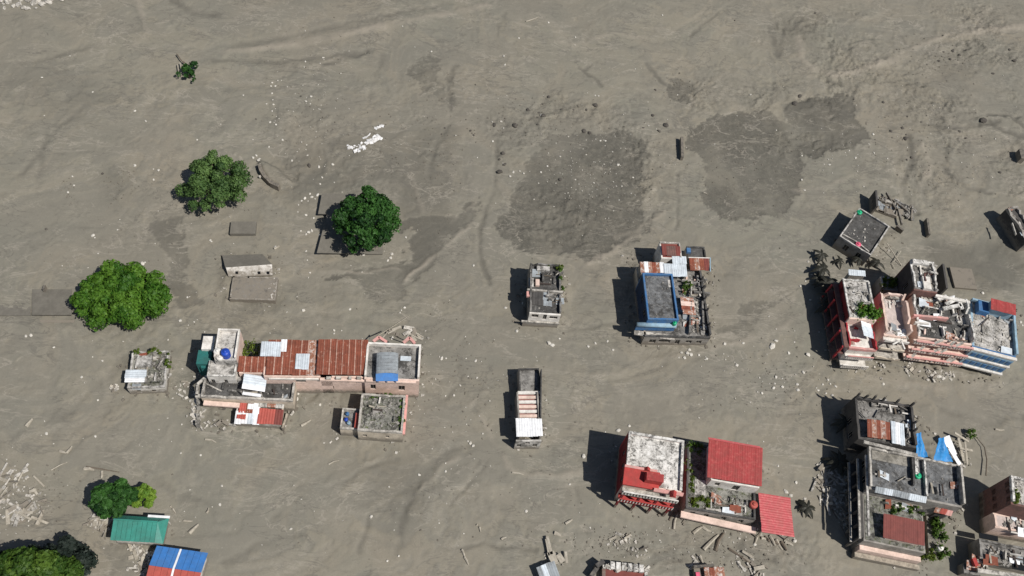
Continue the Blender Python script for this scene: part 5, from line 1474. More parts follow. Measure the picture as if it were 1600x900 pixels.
o.location = (x, y, 0); tag(o, 'long bent pole in the mud right of the torn white sheets', 'pole')

# ---- houses in the lower right corner
b = B('brown_side_house', 'tall house with shaded brown side wall and pale roof cut by the right edge', 'house', (1580, 742), (1600, 747), 7.4)
r = b.block((1580, 742), (1640, 800), 6.9, wall='brown_wall', floor='concrete_pale', par=.5, t=.3, coping='concrete_white', jit=.05, sides='NW',
            holes={'W': [(0.08, 0.28, 3.9, 6.0), (0.4, 0.6, 3.9, 6.0), (0.7, 0.92, 3.9, 6.0), (0.08, 0.28, .8, 3.0), (0.4, 0.6, .8, 3.0), (0.7, 0.92, .8, 3.0)]})
b.rubble((1584, 748), (1600, 790), 6.9, 24, .4, 'rubble_pale')
weeds('roof_weeds', 'green weeds on the pale roof above the brown side wall', 1585, 775, 6.95, 1.2, 1.8, .5, 160, 'leaf_weed')
b = B('pink_slab_house', 'low house with bare pink slab roof in front of the brown side wall', 'house', (1564, 806), (1600, 812), 3.6)
b.block((1553, 800), (1640, 838), 3.3, wall='pink_wall', floor='floor_pink', par=.25, t=.25, coping='pink_wall', jit=.1, gap=.2, sides='SW')
b.clutter((1560, 806), (1600, 836), 3.3, 8, mats=('pink_wall', 'coping'))
b.rubble((1565, 810), (1600, 832), 3.3, 40, .4, 'rubble')
b = B('grey_slab_house', 'low grey slab roofed house with dark open pits in the lower right corner', 'house', (1530, 838), (1600, 852), 2.9)
r = b.block((1530, 841), (1640, 893), 2.5, wall='grey_wall', floor='concrete', par=.3, t=.25, coping='concrete', jit=.1, gap=.1, sides='NEW')
b.clutter((1508, 872), (1545, 895), 1.7, 14, mats=('coping', 'concrete', 'rubble')); b.clutter((1534, 850), (1600, 892), 2.5, 18, mats=('concrete', 'coping'))
b.rubble((1534, 850), (1600, 890), 2.5, 80, .35, 'rubble')
b.box('pit_darkness', (1580, 867), (1604, 893), 2.5, 2.62, 'glass_dark')  # dark panel laid on the slab as the darkness of an open pit
b.box('pit_darkness', (1530, 832), (1560, 846), 2.5, 2.64, 'glass_dark')
b.beam('pit_edge', (1578, 865), (1604, 869), 2.95, .2, .4, 'concrete_pale')
b.beam('front_beam', (1528, 891), (1600, 901), 2.6, .5, .3, 'coping')
b.box('front_room', (1505, 880), (1532, 900), -1, 1.6, 'concrete')
b.rubble((1512, 872), (1545, 890), 1.6, 60, .5, 'rubble_pale')
b.beam('red_drape', (1522, 872), (1527, 884), 2.6, .5, .5, 'red_paint')

# ---- lower left pair
def hip(name, label, nw, ne, se, sw, z0, rise, inset, mats, cat='house', wallm='white_wall'):
    b = B(name, label, cat, nw, ne, z0)
    u0, v1 = 0, 0
    u1 = b.uv(ne, z0)[0]; v0 = (b.uv(se, z0)[1] + b.uv(sw, z0)[1]) / 2
    ua = b.uv(sw, z0)[0]
    return b, (u0 + ua) / 2, v0, u1 + (b.uv(se, z0)[0] - u1) / 2, v1


b, u0, v0, u1, v1 = hip('green_roof_house', 'green metal roofed house beside the dark tree in the lower left', (187, 804), (270, 809), (246, 853), (169, 839), 2.6, .5, 1, None)
rv = v1 - (v1 - v0) * .26; z0, z1 = 2.6, 3.25
ue = u1 - .9
NS = 9
for i in range(NS):
    a0 = u0 + (ue - u0) * i / NS; a1 = u0 + (ue - u0) * (i + 1) / NS - .03
    rz = .01 * (i % 2)
    MB().hexa([(a0, v0, z0 - .05), (a1, v0, z0 - .05), (a1, rv, z1 - .05), (a0, rv, z1 - .05)], [(a0, v0, z0 + rz), (a1, v0, z0 + rz), (a1, rv, z1 + rz), (a0, rv, z1 + rz)]).build('roof_panel', 'green_sheet', b.root)
    MB().hexa([(a0, rv + .01, z1 - .05), (a1, rv + .01, z1 - .05), (a1, v1, z0 - .35), (a0, v1, z0 - .35)], [(a0, rv + .01, z1 + rz), (a1, rv + .01, z1 + rz), (a1, v1, z0 - .3 + rz), (a0, v1, z0 - .3 + rz)]).build('roof_panel', 'teal_paint' if False else 'green_sheet', b.root)
MB().add([(ue, rv, z1), (u1, v0, z0 - .25), (u1, v1, z0 - .3), (ue, v0, z0), (ue, v1, z0 - .3), (ue, rv, z1 - .08), (u1, v0, z0 - .33), (u1, v1, z0 - .38), (ue, v0, z0 - .08), (ue, v1, z0 - .38)],
         [(0, 3, 1), (0, 1, 2), (0, 2, 4), (5, 6, 8), (5, 7, 6), (5, 9, 7), (3, 8, 6, 1), (1, 6, 7, 2), (2, 7, 9, 4)]).build('roof_panel', 'green_sheet', b.root)
MB().bar((u0, rv, z1 + .06), (ue, rv, z1 + .06), .18, .06).build('ridge_cap', 'green_sheet', b.root)
MB().box(u0 + .3, v0 + .25, u1 - .5, v1 - .3, -1, 2.2).build('wall', 'white_wall', b.root)
MB().bar((ue - 1.5, v1 + .12, z0 - .28), (u1 + .05, v1 + .12, z0 - .28), .3, .1).build('white_gutter', 'white_sheet', b.root)

b, u0, v0, u1, v1 = hip('blue_red_roof_house', 'house with blue and red metal roof cut by the bottom edge, lower left', (246, 852), (323, 863), (309, 925), (222, 916), 2.8, .4, 1, None)
NS = 8
vm = v1 - (v1 - v0) * .52
for i in range(NS):
    a0 = u0 + (u1 - u0) * i / NS; a1 = u0 + (u1 - u0) * (i + 1) / NS - .03
    rz = .012 * (i % 2)
    for va, vb, za, zb, mt in ((v1, vm, 2.6, 3.1, 'blue_sheet'), (vm - .02, v0, 3.1, 2.6, 'red_brick_sheet')):
        MB().hexa([(a0, vb, zb - .05), (a1, vb, zb - .05), (a1, va, za - .05), (a0, va, za - .05)], [(a0, vb, zb + rz), (a1, vb, zb + rz), (a1, va, za + rz), (a0, va, za + rz)]).build('roof_panel', mt, b.root)
um = u0 + (u1 - u0) * .47
for va, vb, za, zb in ((v1, vm, 2.68, 3.18), (vm, v0, 3.18, 2.68)):
    MB().bar((um, va, za), (um, vb, zb), .22, .06).build('white_flashing', 'white_sheet', b.root)
MB().box(u0 + .4, v0 + .3, u1 - .4, v1 - .25, -1, 2.5).build('wall', 'white_wall', b.root)
b.rubble((232, 862), (246, 880), .3, 20, .5, 'rubble_pale')

# ---- bottom edge ruins
b = B('sheet_ruin', 'grey sheet roof wreck with pale boards cut by the bottom edge, centre', 'debris', (840, 896), (872, 884), 1.0)
b.sheets((838, 886), (880, 915), 1.4, 1.1, 4, ['grey_sheet', 'zinc_sheet', 'grey_sheet', 'grey_sheet'])
for p, q, w in (((855, 838), (862, 866), .35), ((853, 842), (858, 868), .2), ((860, 862), (868, 882), .9), ((872, 866), (880, 878), .7), ((884, 862), (886, 880), .3)):
    b.beam('board', p, q, .7, w, .15, 'timber')
b.rubble((840, 866), (885, 890), .2, 22, .5, 'rubble_pale')
b = B('brick_ruin', 'collapsed house with reddish floor and pale broken wall cut by the bottom edge', 'house', (938, 880), (1010, 886), 1.4)
b.block((942, 882), (1014, 930), 1.0, wall='brown_wall', floor='brown_sheet', par=.4, t=.4, coping='concrete_white', jit=.3, gap=.3, sides='NE')
b.rubble((942, 880), (1014, 894), 1.3, 60, .6, 'rubble_pale')
b.beam('dark_wall_piece', (932, 884), (944, 876), 1.6, .5, 1.6, 'dark_wall'); b.beam('dark_wall_piece', (924, 900), (934, 886), 1.2, .5, 1.2, 'dark_wall')
for k in range(6):
    b.box('wall_block', (954 + k * 9, 877 + k), (961 + k * 9, 889 + k), .6, 1.5 + .1 * (k % 2), 'concrete_white')
b = B('orange_roof_ruin', 'small orange brown roof with dark pit beside it cut by the bottom edge', 'house', (1098, 888), (1132, 887), 1.1)
b.sheets((1100, 887), (1134, 912), 1.2, 1.0, 4, ['rust_pale_sheet', 'rust_sheet', 'rust_pale_sheet', 'rust_pale_sheet'])
b.box('pit_wall', (1084, 887), (1098, 912), -1, .6, 'dark_wall'); b.box('pink_tub', (1087, 894), (1095, 906), .6, .8, 'plastic_pink')
b.beam('dark_rim', (1084, 885), (1116, 883), 1.1, .3, 1, 'dark_wall')

ruinwall('dark curved strip for a mud ledge shadow between the two upper left trees', [(405, 256), (408, 266), (414, 275), (423, 284), (436, 290)], .75, .5, 'dark_wall', 0.0, .05, 14)  # low dark wall added to draw the shadow along the mud ledge

# ---- roofs sunk to their eaves in the mud
b = B('sunken_roof', 'mud covered roof with a strip of white wall showing, in the field of buried roofs', 'house', (347, 399), (410, 397), .9)
b.plate('roof', [(347, 399), (410, 397), (425, 413), (352, 418)], [.35, .35, 1.2, 1.2], .2, 'mud_slab')
b.plate('white_roof_edge', [(353, 418), (425, 413), (426, 430), (357, 432)], [1.22, 1.22, .5, .5], .12, 'white_wall')
b.box('wall', (354, 414), (424, 424), -1, .3, 'dark_wall')  # set-back box coloured dark for the shade under the eaves
for q in (368, 403, 417):
    b.plate('vent', [(q, 424), (q + 4, 424), (q + 4, 428), (q, 428)], [1.0, 1.0, .68, .68], .1, 'glass_dark')
b = B('sunken_roof', 'grey flat roof almost level with the mud, below the strip of white wall', 'house', (366, 431), (428, 433), .8)
r = b.block((364, 431), (430, 469), .65, wall='coping', floor='concrete', par=.08, t=.2, coping='coping', jit=.05, gap=.1)
b.rubble((420, 432), (431, 468), .65, 26, .3, 'rubble_pale')
b = B('sunken_roof', 'small mud coloured roof level with the mud below the grey green tree', 'house', (361, 346), (400, 346), .35)
b.box('roof', (361, 346), (399, 365), -1, .35, 'mud_slab')
b = B('sunken_roof', 'stepped mud coloured roof slab with black left edge beside the dark green tree', 'house', (503, 302), (560, 303), 1.3)
b.plate('roof', [(503, 302), (575, 303), (575, 336), (497, 334)], [.75, .1, .1, .75], .14, 'mud_slab')
b.plate('roof', [(511, 333), (598, 336), (598, 397), (495, 395)], [.74, .05, .05, .74], .14, 'mud_slab')
b.box('wall', (512, 306), (570, 330), -1, .3, 'dark_wall'); b.box('wall', (512, 338), (590, 390), -1, .3, 'dark_wall')  # dark boxes paint the eave shadow below both roof plates
b = B('sunken_roof', 'mud coloured roof edge left of the bright green tree', 'house', (52, 452), (108, 452), .9)
b.plate('roof', [(50, 452), (112, 452), (112, 492), (50, 492)], [.2, .2, .8, .8], .12, 'mud_slab'); b.box('wall', (54, 462), (110, 488), -1, .3, 'dark_wall'); b.plate('roof', [(-30, 470), (48, 470), (48, 493), (-30, 493)], [.1, .1, .4, .4], .12, 'mud_slab')  # the box's dark colour paints the gap shaded by the overhang
b.beam('ledge', (54, 502), (116, 502), .25, .4, .5, 'grey_wall')
b = B('buried_slab', 'dark buried slab edge beside the stair tower, top right of the big block', 'slab', (1484, 416), (1528, 420), .5)
b.box('slab', (1484, 417), (1527, 452), -1, .45, 'concrete_dark')
def stick(name, label, cat, p, q, z, w, hh, mat, z2=None, group=None):
    x, y = P(*p, z)
    g = gz(x, y)
    a = Vector((0, 0, z + g)); c = P(*q, z if z2 is None else z2)
    e = Vector((c[0] - x, c[1] - y, (z if z2 is None else z2) + gz(*c)))
    m = MB()
    if hh:
        m.bar(a, e, w, hh)
    else:
        k = a.lerp(e, .5) + Vector((random.uniform(-.15, .15), random.uniform(-.15, .15), random.uniform(0, .08)))
        m.tube([a, k, e], [w / 2, w * .42, w * .25], 6)
    o = m.build(name, mat)
    o.location = (x, y, 0)
    return tag(o, label, cat, group)


stick('wall_stump', 'dark upright wall stump in the mud left of the right hand dark patch', 'wall', (1066, 213), (1067, 244), 1.0, .4, 1.8, 'dark_wall')
stick('wall_stump', 'thin dark upright wall stump right of the dark tilted roof', 'wall', (1449, 341), (1453, 366), 1.0, .3, 1.6, 'dark_wall')
stick('wall_stump', 'short dark post above the mud roof edge at the left', 'wall', (70, 446), (68, 453), .8, .25, 1.2, 'dark_wall')
stick('wall_stump', 'dark lump of wall at the right edge below the top', 'wall', (1597, 232), (1601, 246), 1.3, .8, 1.8, 'dark_wall')

# ================================================================== trees
tree('broadleaf_tree', 'grey green ragged tree above the buried roofs', 335, 288, 110, 94, 3.2, 'leaf_grey', 44, .2, 230, .2, .62, ragged=.2)
tree('broadleaf_tree', 'dark green dense tree standing over the stepped buried roof', 573, 345, 104, 106, 4.0, 'leaf_dark', 46, .24, 260, .2, .75, ragged=.12)
tree('broadleaf_tree', 'wide bright green tree at the left above the small ruined house', 190, 462, 176, 100, 3.0, 'leaf_bright', 80, .23, 260, .16, .5, ragged=.07)
tree('broadleaf_tree', 'dark green round tree behind the green metal roof', 177, 780, 76, 56, 3.4, 'leaf_dark', 26, .24, 260, .25, .8, ragged=.05)
tree('broadleaf_tree', 'small lime green tree beside the dark round one', 225, 773, 37, 36, 1.8, 'leaf_lime', 14, .2, 170, .32, .8, ragged=.1)
tree('broadleaf_tree', 'large olive green tree cut by the bottom left corner', 62, 897, 150, 76, 4.0, 'leaf_mid', 44, .27, 320, .22, .7, ragged=.06)
tree('broadleaf_tree', 'gloomy dark tree behind the large olive one in the bottom left corner', 92, 880, 112, 66, 2.6, 'leaf_gloom', 26, .25, 220, .24, .6, ragged=.15)
tree('broadleaf_tree', 'thin dark tree at the left edge behind the olive tree', 6, 882, 40, 50, 2.6, 'leaf_gloom', 12, .24, 150, .3, .6, ragged=.2)
tree('sapling', 'small green treetop lying in the mud near the top left', 294, 114, 31, 24, 1.0, 'leaf_dark', 9, .26, 60, .34, .7, ragged=.3, sparse=.7)
for i, (p, q) in enumerate((((276, 84), (288, 100)), ((286, 96), (296, 104)), ((277, 100), (280, 121)), ((281, 98), (283, 118)))):
    stick('branch', ['long bare branch above the small treetop', 'short bare branch touching the small treetop', 'bare pale branch left of the small treetop', 'bare inner branch left of the small treetop'][i], 'branch', p, q, .5, .2, 0, 'timber' if i > 1 else 'bark')

# battered plants by the right block
for i, (p, hh, n, l) in enumerate((((1283, 398), 1.2, 8, 1.5), ((1286, 420), 1.6, 9, 1.8), ((1291, 442), 1.8, 9, 1.9), ((1297, 464), 2.2, 8, 1.7), ((1280, 434), 1.2, 7, 1.4), ((1292, 478), 2.0, 8, 1.6))):
    palm('battered_palm', ['topmost', 'second from the top', 'third from the top', 'second lowest', 'leftmost', 'lowest'][i] + ' dark battered plant left of the big right block', *p, hh, n, l, group='battered plants left of the big right block')
palm('battered_palm', 'small dark plant between the tilted roof and the white roof, left one', 1312, 408, .8, 6, 1.1)
palm('battered_palm', 'dark plant between the tilted roof and the white roof, right one', 1371, 410, 1.2, 7, 1.4)
palm('battered_palm', 'dark plant between the tilted roof and the white roof, middle one', 1342, 404, 1.3, 8, 1.4)
palm('battered_palm', 'lone dark spiky plant left of the gallery house', 1262, 792, .8, 9, 1.5)
palm('battered_palm', 'dark spiky plant in the shade of the rear framed house', 1322, 660, 1.4, 8, 1.6)
palm('battered_palm', 'dark leafless plant fallen in the shade left of the gallery house', 1312, 720, 1.4, 9, 1.9)

# ================================================================== debris
ICO = []
for k in range(6):
    bm = bmesh.new()
    bmesh.ops.create_icosphere(bm, subdivisions=1 if k < 3 else 2, radius=.5)
    for v in bm.verts:
        v.co *= random.uniform(.72, 1.15)
        v.co.z *= .7
    m = bpy.data.meshes.new('rock'); bm.to_mesh(m); bm.free()
    ICO.append(m)
ROCKM = {}


def rock(name, label, p, s, mat='rock', group=None, cat='rock'):
    k = random.randrange(6)
    if (k, mat) not in ROCKM:
        mm = ICO[k].copy(); mm.materials.append(MATS[mat]); ROCKM[(k, mat)] = mm
    o = bpy.data.objects.new(name, ROCKM[(k, mat)])
    x, y = P(*p)
    o.location = (x, y, gz(x, y) + s * .12)
    o.rotation_euler = (random.uniform(-.3, .3), random.uniform(-.3, .3), random.uniform(0, 6.3))
    o.scale = (s * random.uniform(.8, 1.3), s * random.uniform(.7, 1.0), s * random.uniform(.6, .9))
    COL.objects.link(o)
    return tag(o, label, cat, group)


def scatter(label, group, pts, s, mat='rock', name='stone', cat='stone'):
    for p in pts:
        q = s * random.uniform(.55, 1.05)
        if len(p) == 3: q = s * p[2] * .85
        rock(name, label, p[:2], q, mat, group, cat)


scatter('grey boulder in the heap in the top left corner', 'boulders in the top left corner',
        [(6, 8), (14, 5, 2), (22, 12, 1.5), (30, 10, 2), (38, 14, 2), (46, 3, 2), (44, 16, 1.6), (54, 8, 2), (62, 4, 1.5), (68, 9, 2), (77, 6, 2.2), (82, 2, 1.5), (8, 15), (58, 15), (97, 2, 1.6), (2, 3, 2), (34, 3, 1.4)], .75, 'rubble_pale', 'boulder', 'boulder')
scatter('small pale stone in the loose line above the two trees', 'pale stones above the trees',
        [(425, 128), (430, 133), (423, 133), (434, 125), (426, 155), (427, 162), (430, 168), (425, 172), (432, 180), (436, 185), (428, 190), (431, 194), (422, 190), (416, 161), (425, 145), (477, 95), (475, 104), (505, 88), (500, 98), (545, 78), (486, 150), (485, 162), (490, 170), (478, 158), (420, 228), (441, 217), (456, 249), (480, 240), (380, 148), (395, 245), (400, 241), (405, 246)], .42)
scatter('small white stone in the string between the two trees', 'white stones between the two trees',
        [(395, 244, 1.2), (404, 250), (471, 312), (476, 308), (481, 312), (487, 306), (492, 309), (496, 303), (466, 318), (484, 301), (490, 340), (478, 335), (465, 330), (498, 258), (500, 285), (522, 283), (503, 275), (520, 256), (435, 294, 1.3), (470, 360), (482, 362, 1.5), (487, 360, 1.4), (478, 365), (500, 366), (430, 385, 1.3), (330, 376), (328, 374)], .45)
scatter('pale stone scattered over the left mud field', 'pale stones on the left mud field',
        [(145, 368, 1.5), (148, 371), (183, 358), (113, 275), (106, 300), (115, 289), (248, 267, 1.4), (211, 259), (110, 89), (66, 122), (145, 144), (211, 174), (228, 190), (308, 218), (240, 265), (240, 281), (50, 526, 1.6), (42, 527, 1.3), (145, 558), (128, 590, 1.2), (160, 564), (85, 544), (281, 500, 1.6), (303, 502), (262, 530), (153, 625), (149, 682), (73, 678), (222, 411, 1.5), (226, 409, 1.2), (292, 463), (170, 414), (282, 707), (313, 710), (346, 758), (343, 787)], .42)
scatter('pale stone on the mud between the row and the lone house', 'pale stones in the middle',
        [(474, 484, 1.5), (496, 507), (522, 516, 1.3), (625, 488), (632, 480), (522, 521), (547, 483), (610, 402, 1.8), (612, 396, 1.5), (606, 406, 1.2), (568, 397), (575, 394), (740, 414, 1.3), (690, 560), (727, 526), (743, 564), (745, 591), (731, 589), (719, 603), (709, 619), (660, 602), (697, 560), (634, 370), (627, 484), (480, 405), (478, 391), (484, 425), (466, 616), (464, 623), (463, 638), (500, 632), (655, 741), (696, 737), (735, 693, 1.6), (739, 697, 1.5), (731, 690), (912, 713, 1.9), (890, 757), (822, 799, 1.2), (580, 806), (605, 876), (454, 825), (623, 868)], .42)
scatter('small pale stone scattered across the upper mud above the lone house', 'pale stones on the upper mud',
        [(787, 87, 1.3), (789, 101), (857, 35, 1.2), (899, 58), (811, 59), (629, 41), (648, 73), (674, 80), (1035, 24), (770, 222, 1.3), (769, 192), (783, 190), (787, 200), (846, 180, 1.6), (797, 277, 1.5), (802, 270), (812, 268), (818, 272), (910, 164), (930, 149), (938, 220), (946, 220), (944, 256), (966, 257), (972, 290), (935, 150), (928, 285), (845, 270), (990, 275), (875, 245), (855, 260)], .42)
scatter('small pale stone scattered around the dark patches at the upper right', 'pale stones at the upper right',
        [(1364, 210, 1.2), (1337, 246, 1.3), (1327, 235), (1254, 242), (1296, 257, 1.3), (1366, 238), (1213, 203), (1252, 282), (1256, 299), (1173, 148), (1521, 242), (1555, 217), (1418, 230), (1535, 458, 1.6), (1546, 478), (1594, 504, 1.5), (1598, 508)], .42)
scatter('pale stone on the mud road below the blue parapet house', 'pale stones below the blue house',
        [(1206, 542, 2.4), (1212, 533, 1.4), (1262, 555, 2.3), (1245, 601, 1.6), (1190, 615), (1212, 590), (1232, 552), (1160, 538), (1150, 572), (1073, 553, 1.8), (1079, 555, 1.6), (1069, 560, 1.5), (1064, 552), (1076, 548, 1.4), (1091, 556, 1.2), (1103, 562), (1210, 600), (1208, 607), (1222, 605), (1255, 582), (1278, 610), (1293, 594), (1060, 560), (930, 537, 1.2), (919, 542, 1.2), (949, 534), (874, 530), (862, 540, 1.9), (857, 537, 1.6), (807, 518, 1.4), (790, 481, 1.2), (957, 548), (1131, 539), (1250, 448), (1262, 410), (1268, 430), (1265, 470), (1258, 440), (1241, 535)], .48)
scatter('pale stone near the red houses', 'pale stones near the red houses',
        [(983, 666, 1.4), (966, 673), (1228, 768, 1.4), (1236, 774, 1.3), (1258, 779), (1265, 783), (1242, 845, 1.6), (1082, 884, 1.8), (1126, 886, 1.2), (946, 675), (1216, 728), (1244, 754), (1180, 850), (978, 786), (1009, 860), (1297, 600), (1305, 604), (1380, 600), (1455, 588, 1.6), (1466, 589, 1.6), (1474, 591, 1.3), (1449, 594, 1.3), (1485, 593, 1.2), (1246, 610), (1285, 601), (1290, 615), (1300, 618)], .48)
scatter('dark clod or crevice mark in the churned mud at the upper right', 'dark clods and crevice marks in the churned mud',
        [(1241, 163, 2.0), (1250, 150, 1.4), (1415, 216, 1.8), (1535, 190, 2.4), (1563, 268, 1.4), (1380, 160, 1.3), (1148, 32), (1274, 20), (1552, 115), (1334, 155), (1418, 182), (1467, 95), (1500, 85), (1485, 92), (1475, 80), (1490, 78), (1510, 78), (1585, 95, 1.6), (1578, 78, 1.6), (1416, 210), (1410, 200), (1392, 205), (1425, 245, 1.4), (1417, 250), (1440, 190), (1452, 195), (1500, 205), (1510, 215)], .6, 'clod', 'clod', 'clod')  # some dark lumps stand in for the darkness of scarp crevices
scatter('dark clod of earth around the central dark gravel patch', 'dark clods round the gravel patch',
        [(804, 197, 2.0), (772, 197, 1.6), (930, 164, 1.6), (840, 195), (849, 181, 1.6), (842, 175), (858, 150, 1.3), (848, 161), (780, 270, 2.0), (786, 240, 1.4), (875, 281, 1.4), (912, 206, 1.6), (921, 208, 1.4), (1041, 195, 1.8), (740, 212), (690, 210), (695, 200), (1005, 200), (1020, 180), (1030, 205), (878, 170), (896, 172), (916, 172), (735, 205), (825, 172), (1025, 140), (780, 250), (788, 258), (1024, 139)], .6, 'clod', 'clod', 'clod')
scatter('dark clod near the trees on the left', 'dark clods near the trees', [(483, 257, 1.5), (448, 255), (400, 185), (523, 190), (300, 262), (160, 271), (72, 358), (350, 640), (470, 150)], .5, 'clod', 'clod', 'clod')

# white foam-like patch
x, y = P(570, 224)
fo = empty('plastic_sheeting', 'crumpled bright white plastic sheeting lying in the mud above the dark green tree', 'plastic', (x, y, gz(x, y)))
for (p, q, w) in (((546, 232), (556, 228), .5), ((555, 236), (570, 230), .8), ((566, 230), (580, 218), 1.2), ((574, 224), (594, 215), 1.1), ((568, 214), (578, 211), .6), ((580, 218), (592, 212), .7), ((560, 233), (566, 222), .4), ((588, 199), (596, 197), .6), ((542, 226), (550, 234), .35)):
    for k in range(6):
        f = (k + random.random()) / 6
        a = P(p[0] + (q[0] - p[0]) * f, p[1] + (q[1] - p[1]) * f)
        MB().chunk((a[0] - x + random.gauss(0, .12), a[1] - y + random.gauss(0, .12), .08), w * random.uniform(.45, 1.15), flat=.3).build('crumple', 'foam', fo)


# driftwood and planks
def log(label, p, q, w=.22, mat='timber', z=.1, name='driftwood', group=None):
    return stick(name, label, 'driftwood', p, q, z, w, 0, mat, group=group)


log('pale stick near the top centre of the mud', (822, 33), (842, 26))
log('pale forked stick at the left, upper arm', (93, 704), (104, 708), .35); log('pale forked stick at the left, right arm', (104, 708), (112, 697), .35)
log('pale plank lying on the mud at the far left', (41, 667), (51, 655), .5)
log('long thin pale pole left of the dark round tree', (80, 734), (105, 722), .16)
log('pale stick in the line above the dark round tree, left end', (131, 732), (147, 734), .45)
log('long dark stick above the dark round tree', (135, 729), (186, 737), .2, 'bark')
log('short upright pale stick above the dark round tree', (159, 736), (158, 747), .35)
log('pale log left of the white debris heap by the round tree', (57, 820), (68, 797), .55)
log('pale stick right of the green metal roof', (295, 832), (309, 818), .5); log('thin pale stick far right of the green metal roof', (322, 800), (325, 792), .3)
log('pale twig right of the green roof corner', (266, 790), (274, 801), .25); log('pale twig above the blue roof', (286, 812), (300, 813), .25)
log('pale stick left of the mossy annex', (470, 664), (485, 655), .4)
log('pale stick on the mud below the long row', (513, 724), (530, 718), .22)
log('pale stick near the top of the lower left field', (320, 685), (337, 690), .25)
log('pale stick below the red white house shadow', (883, 819), (894, 812), .35); log('pale curved stick left of the centre wreck', (745, 820), (751, 831), .3)
log('pale curved stick low in the centre field, upper part', (722, 858), (726, 870), .3); log('pale curved stick low in the centre field, lower part', (726, 870), (732, 882), .3)
log('pale stick left of the grey wreck', (783, 843), (791, 840), .3); log('pale board above the grey wreck', (866, 833), (876, 838), .5)
log('pale stick below the narrow house', (800, 739), (818, 742), .22)
log('pale bent log below the long pale ledge, left', (1054, 826), (1060, 800), .35)
log('pale log under the long pale ledge', (1084, 832), (1098, 822), .45); log('pale twig under the long pale ledge, right of the log', (1098, 822), (1112, 829), .4)
log('long pale driftwood trunk below the long pale ledge', (1100, 858), (1124, 834), .5)
log('dark driftwood trunk beside the long pale trunk', (1119, 860), (1132, 832), .5, 'bark')
log('pale stick under the pink red canopy, left', (1190, 832), (1180, 850), .4)
for i, (p, q) in enumerate((((1196, 838), (1204, 846)), ((1204, 836), (1212, 852)), ((1214, 842), (1224, 858)), ((1222, 846), (1230, 860)), ((1228, 846), (1240, 852)), ((1190, 840), (1198, 842)), ((1208, 846), (1218, 850)), ((1234, 850), (1226, 844)))):
    log('pale splintered board in the heap under the pink red canopy', p, q, .4, 'timber' if i % 3 else 'bark', group='boards under the pink red canopy')
log('dark branch below the red white house', (1047, 812), (1054, 798), .25, 'bark'); log('dark branch at the corner of the red white house', (1050, 806), (1062, 796), .25, 'bark')
log('long dark root line in the mud near the bottom right of centre', (1140, 856), (1180, 886), .3, 'bark')
log('long thin pale pole left of the gallery house shadow', (1305, 800), (1352, 862), .14)
log('thin pale pole crossing the shade left of the gallery house', (1300, 792), (1330, 850), .14, 'bark')
log('pale pole near the right edge in the mud', (1556, 670), (1570, 671), .3)
log('pale stick in the mud left of the tilted dark roof', (1100, 300), (1106, 303), .2)
log('white board at the upper left of the buried roofs', (428, 388), (436, 383), .4)
log('thin pale line of timber behind the pink house', (590, 524), (640, 492), .12)


def heap(name, label, pts, nb, nc, sz=.45, spread=10, bl=1.4):
    """wreckage heap: boards (parts) and small rubble"""
    x, y = P(*pts[0])
    o = empty(name, label, 'debris', (x, y, gz(x, y)))
    shared = [MB().add([(-.5, -.09, -.03), (.5, -.06, -.03), (.5, .09, -.03), (-.5, .07, -.03), (-.5, -.09, .04), (.5, -.06, .03), (.5, .09, .04), (-.5, .07, .03)],
                       [(0, 3, 2, 1), (4, 5, 6, 7), (0, 1, 5, 4), (1, 2, 6, 5), (2, 3, 7, 6), (3, 0, 4, 7)]).mesh('board', mt) for mt in ('timber', 'coping', 'rubble_pale')]
    for _ in range(nb):
        p = random.choice(pts)
        a = P(p[0] + random.gauss(0, spread), p[1] + random.gauss(0, spread * .8))
        c = bpy.data.objects.new('board', random.choice(shared))
        COL.objects.link(c); c.parent = o
        c.location = (a[0] - x, a[1] - y, gz(*a) - gz(x, y) + random.uniform(.05, .35))
        c.rotation_euler = (random.gauss(0, .25), random.gauss(0, .2), random.uniform(0, 6.3))
        l = bl * random.uniform(.5, 1.5)
        c.scale = (l, random.uniform(.8, 3.2), random.uniform(.8, 2))
    m = MB()
    for _ in range(nc):
        p = random.choice(pts)
        a = P(p[0] + random.gauss(0, spread), p[1] + random.gauss(0, spread * .8))
        m.chunk((a[0] - x, a[1] - y, gz(*a) - gz(x, y) + .05), sz * random.choice((.4, .6, .8, 1.3)))
    if nc:
        k = m.build('rubble', 'rubble_pale', o); k['kind'] = 'stuff'
    return o


heap('wreckage_heap', 'broad heap of pale boards and wreckage at the left edge', [(12, 768), (20, 790), (30, 800), (34, 812), (14, 800), (50, 770), (8, 750), (40, 745), (60, 800)], 46, 90, .4, 12)
heap('wreckage_heap', 'white wreckage heap between the dark round tree and the green metal roof', [(145, 815), (155, 818), (165, 812), (162, 825)], 26, 70, .4, 6, 1.0)
heap('wreckage_heap', 'pale rubble heap between the green roof and the blue roof', [(215, 858), (225, 868), (228, 880), (218, 888)], 24, 80, .45, 6, 1.0)
heap('wreckage_heap', 'pale broken boards and sheets heaped left of the gallery house', [(1284, 760), (1296, 775), (1300, 745), (1306, 790), (1290, 735)], 44, 90, .45, 8, 1.3)
heap('wreckage_heap', 'dark red and grey wreckage in the shade beside the gallery house', [(1318, 750), (1325, 770), (1320, 790), (1325, 810)], 30, 70, .45, 7, 1.3)
heap('wreckage_heap', 'rubble strip along the foot of the pink balconies', [(1450, 584), (1470, 590), (1420, 577), (1330, 572), (1370, 574)], 14, 60, .4, 7, .9)
heap('wreckage_heap', 'pale wreckage in the mud around the bottom edge ruins', [(1175, 890), (1190, 896), (1160, 880), (1085, 880)], 18, 30, .4, 8, 1.1)
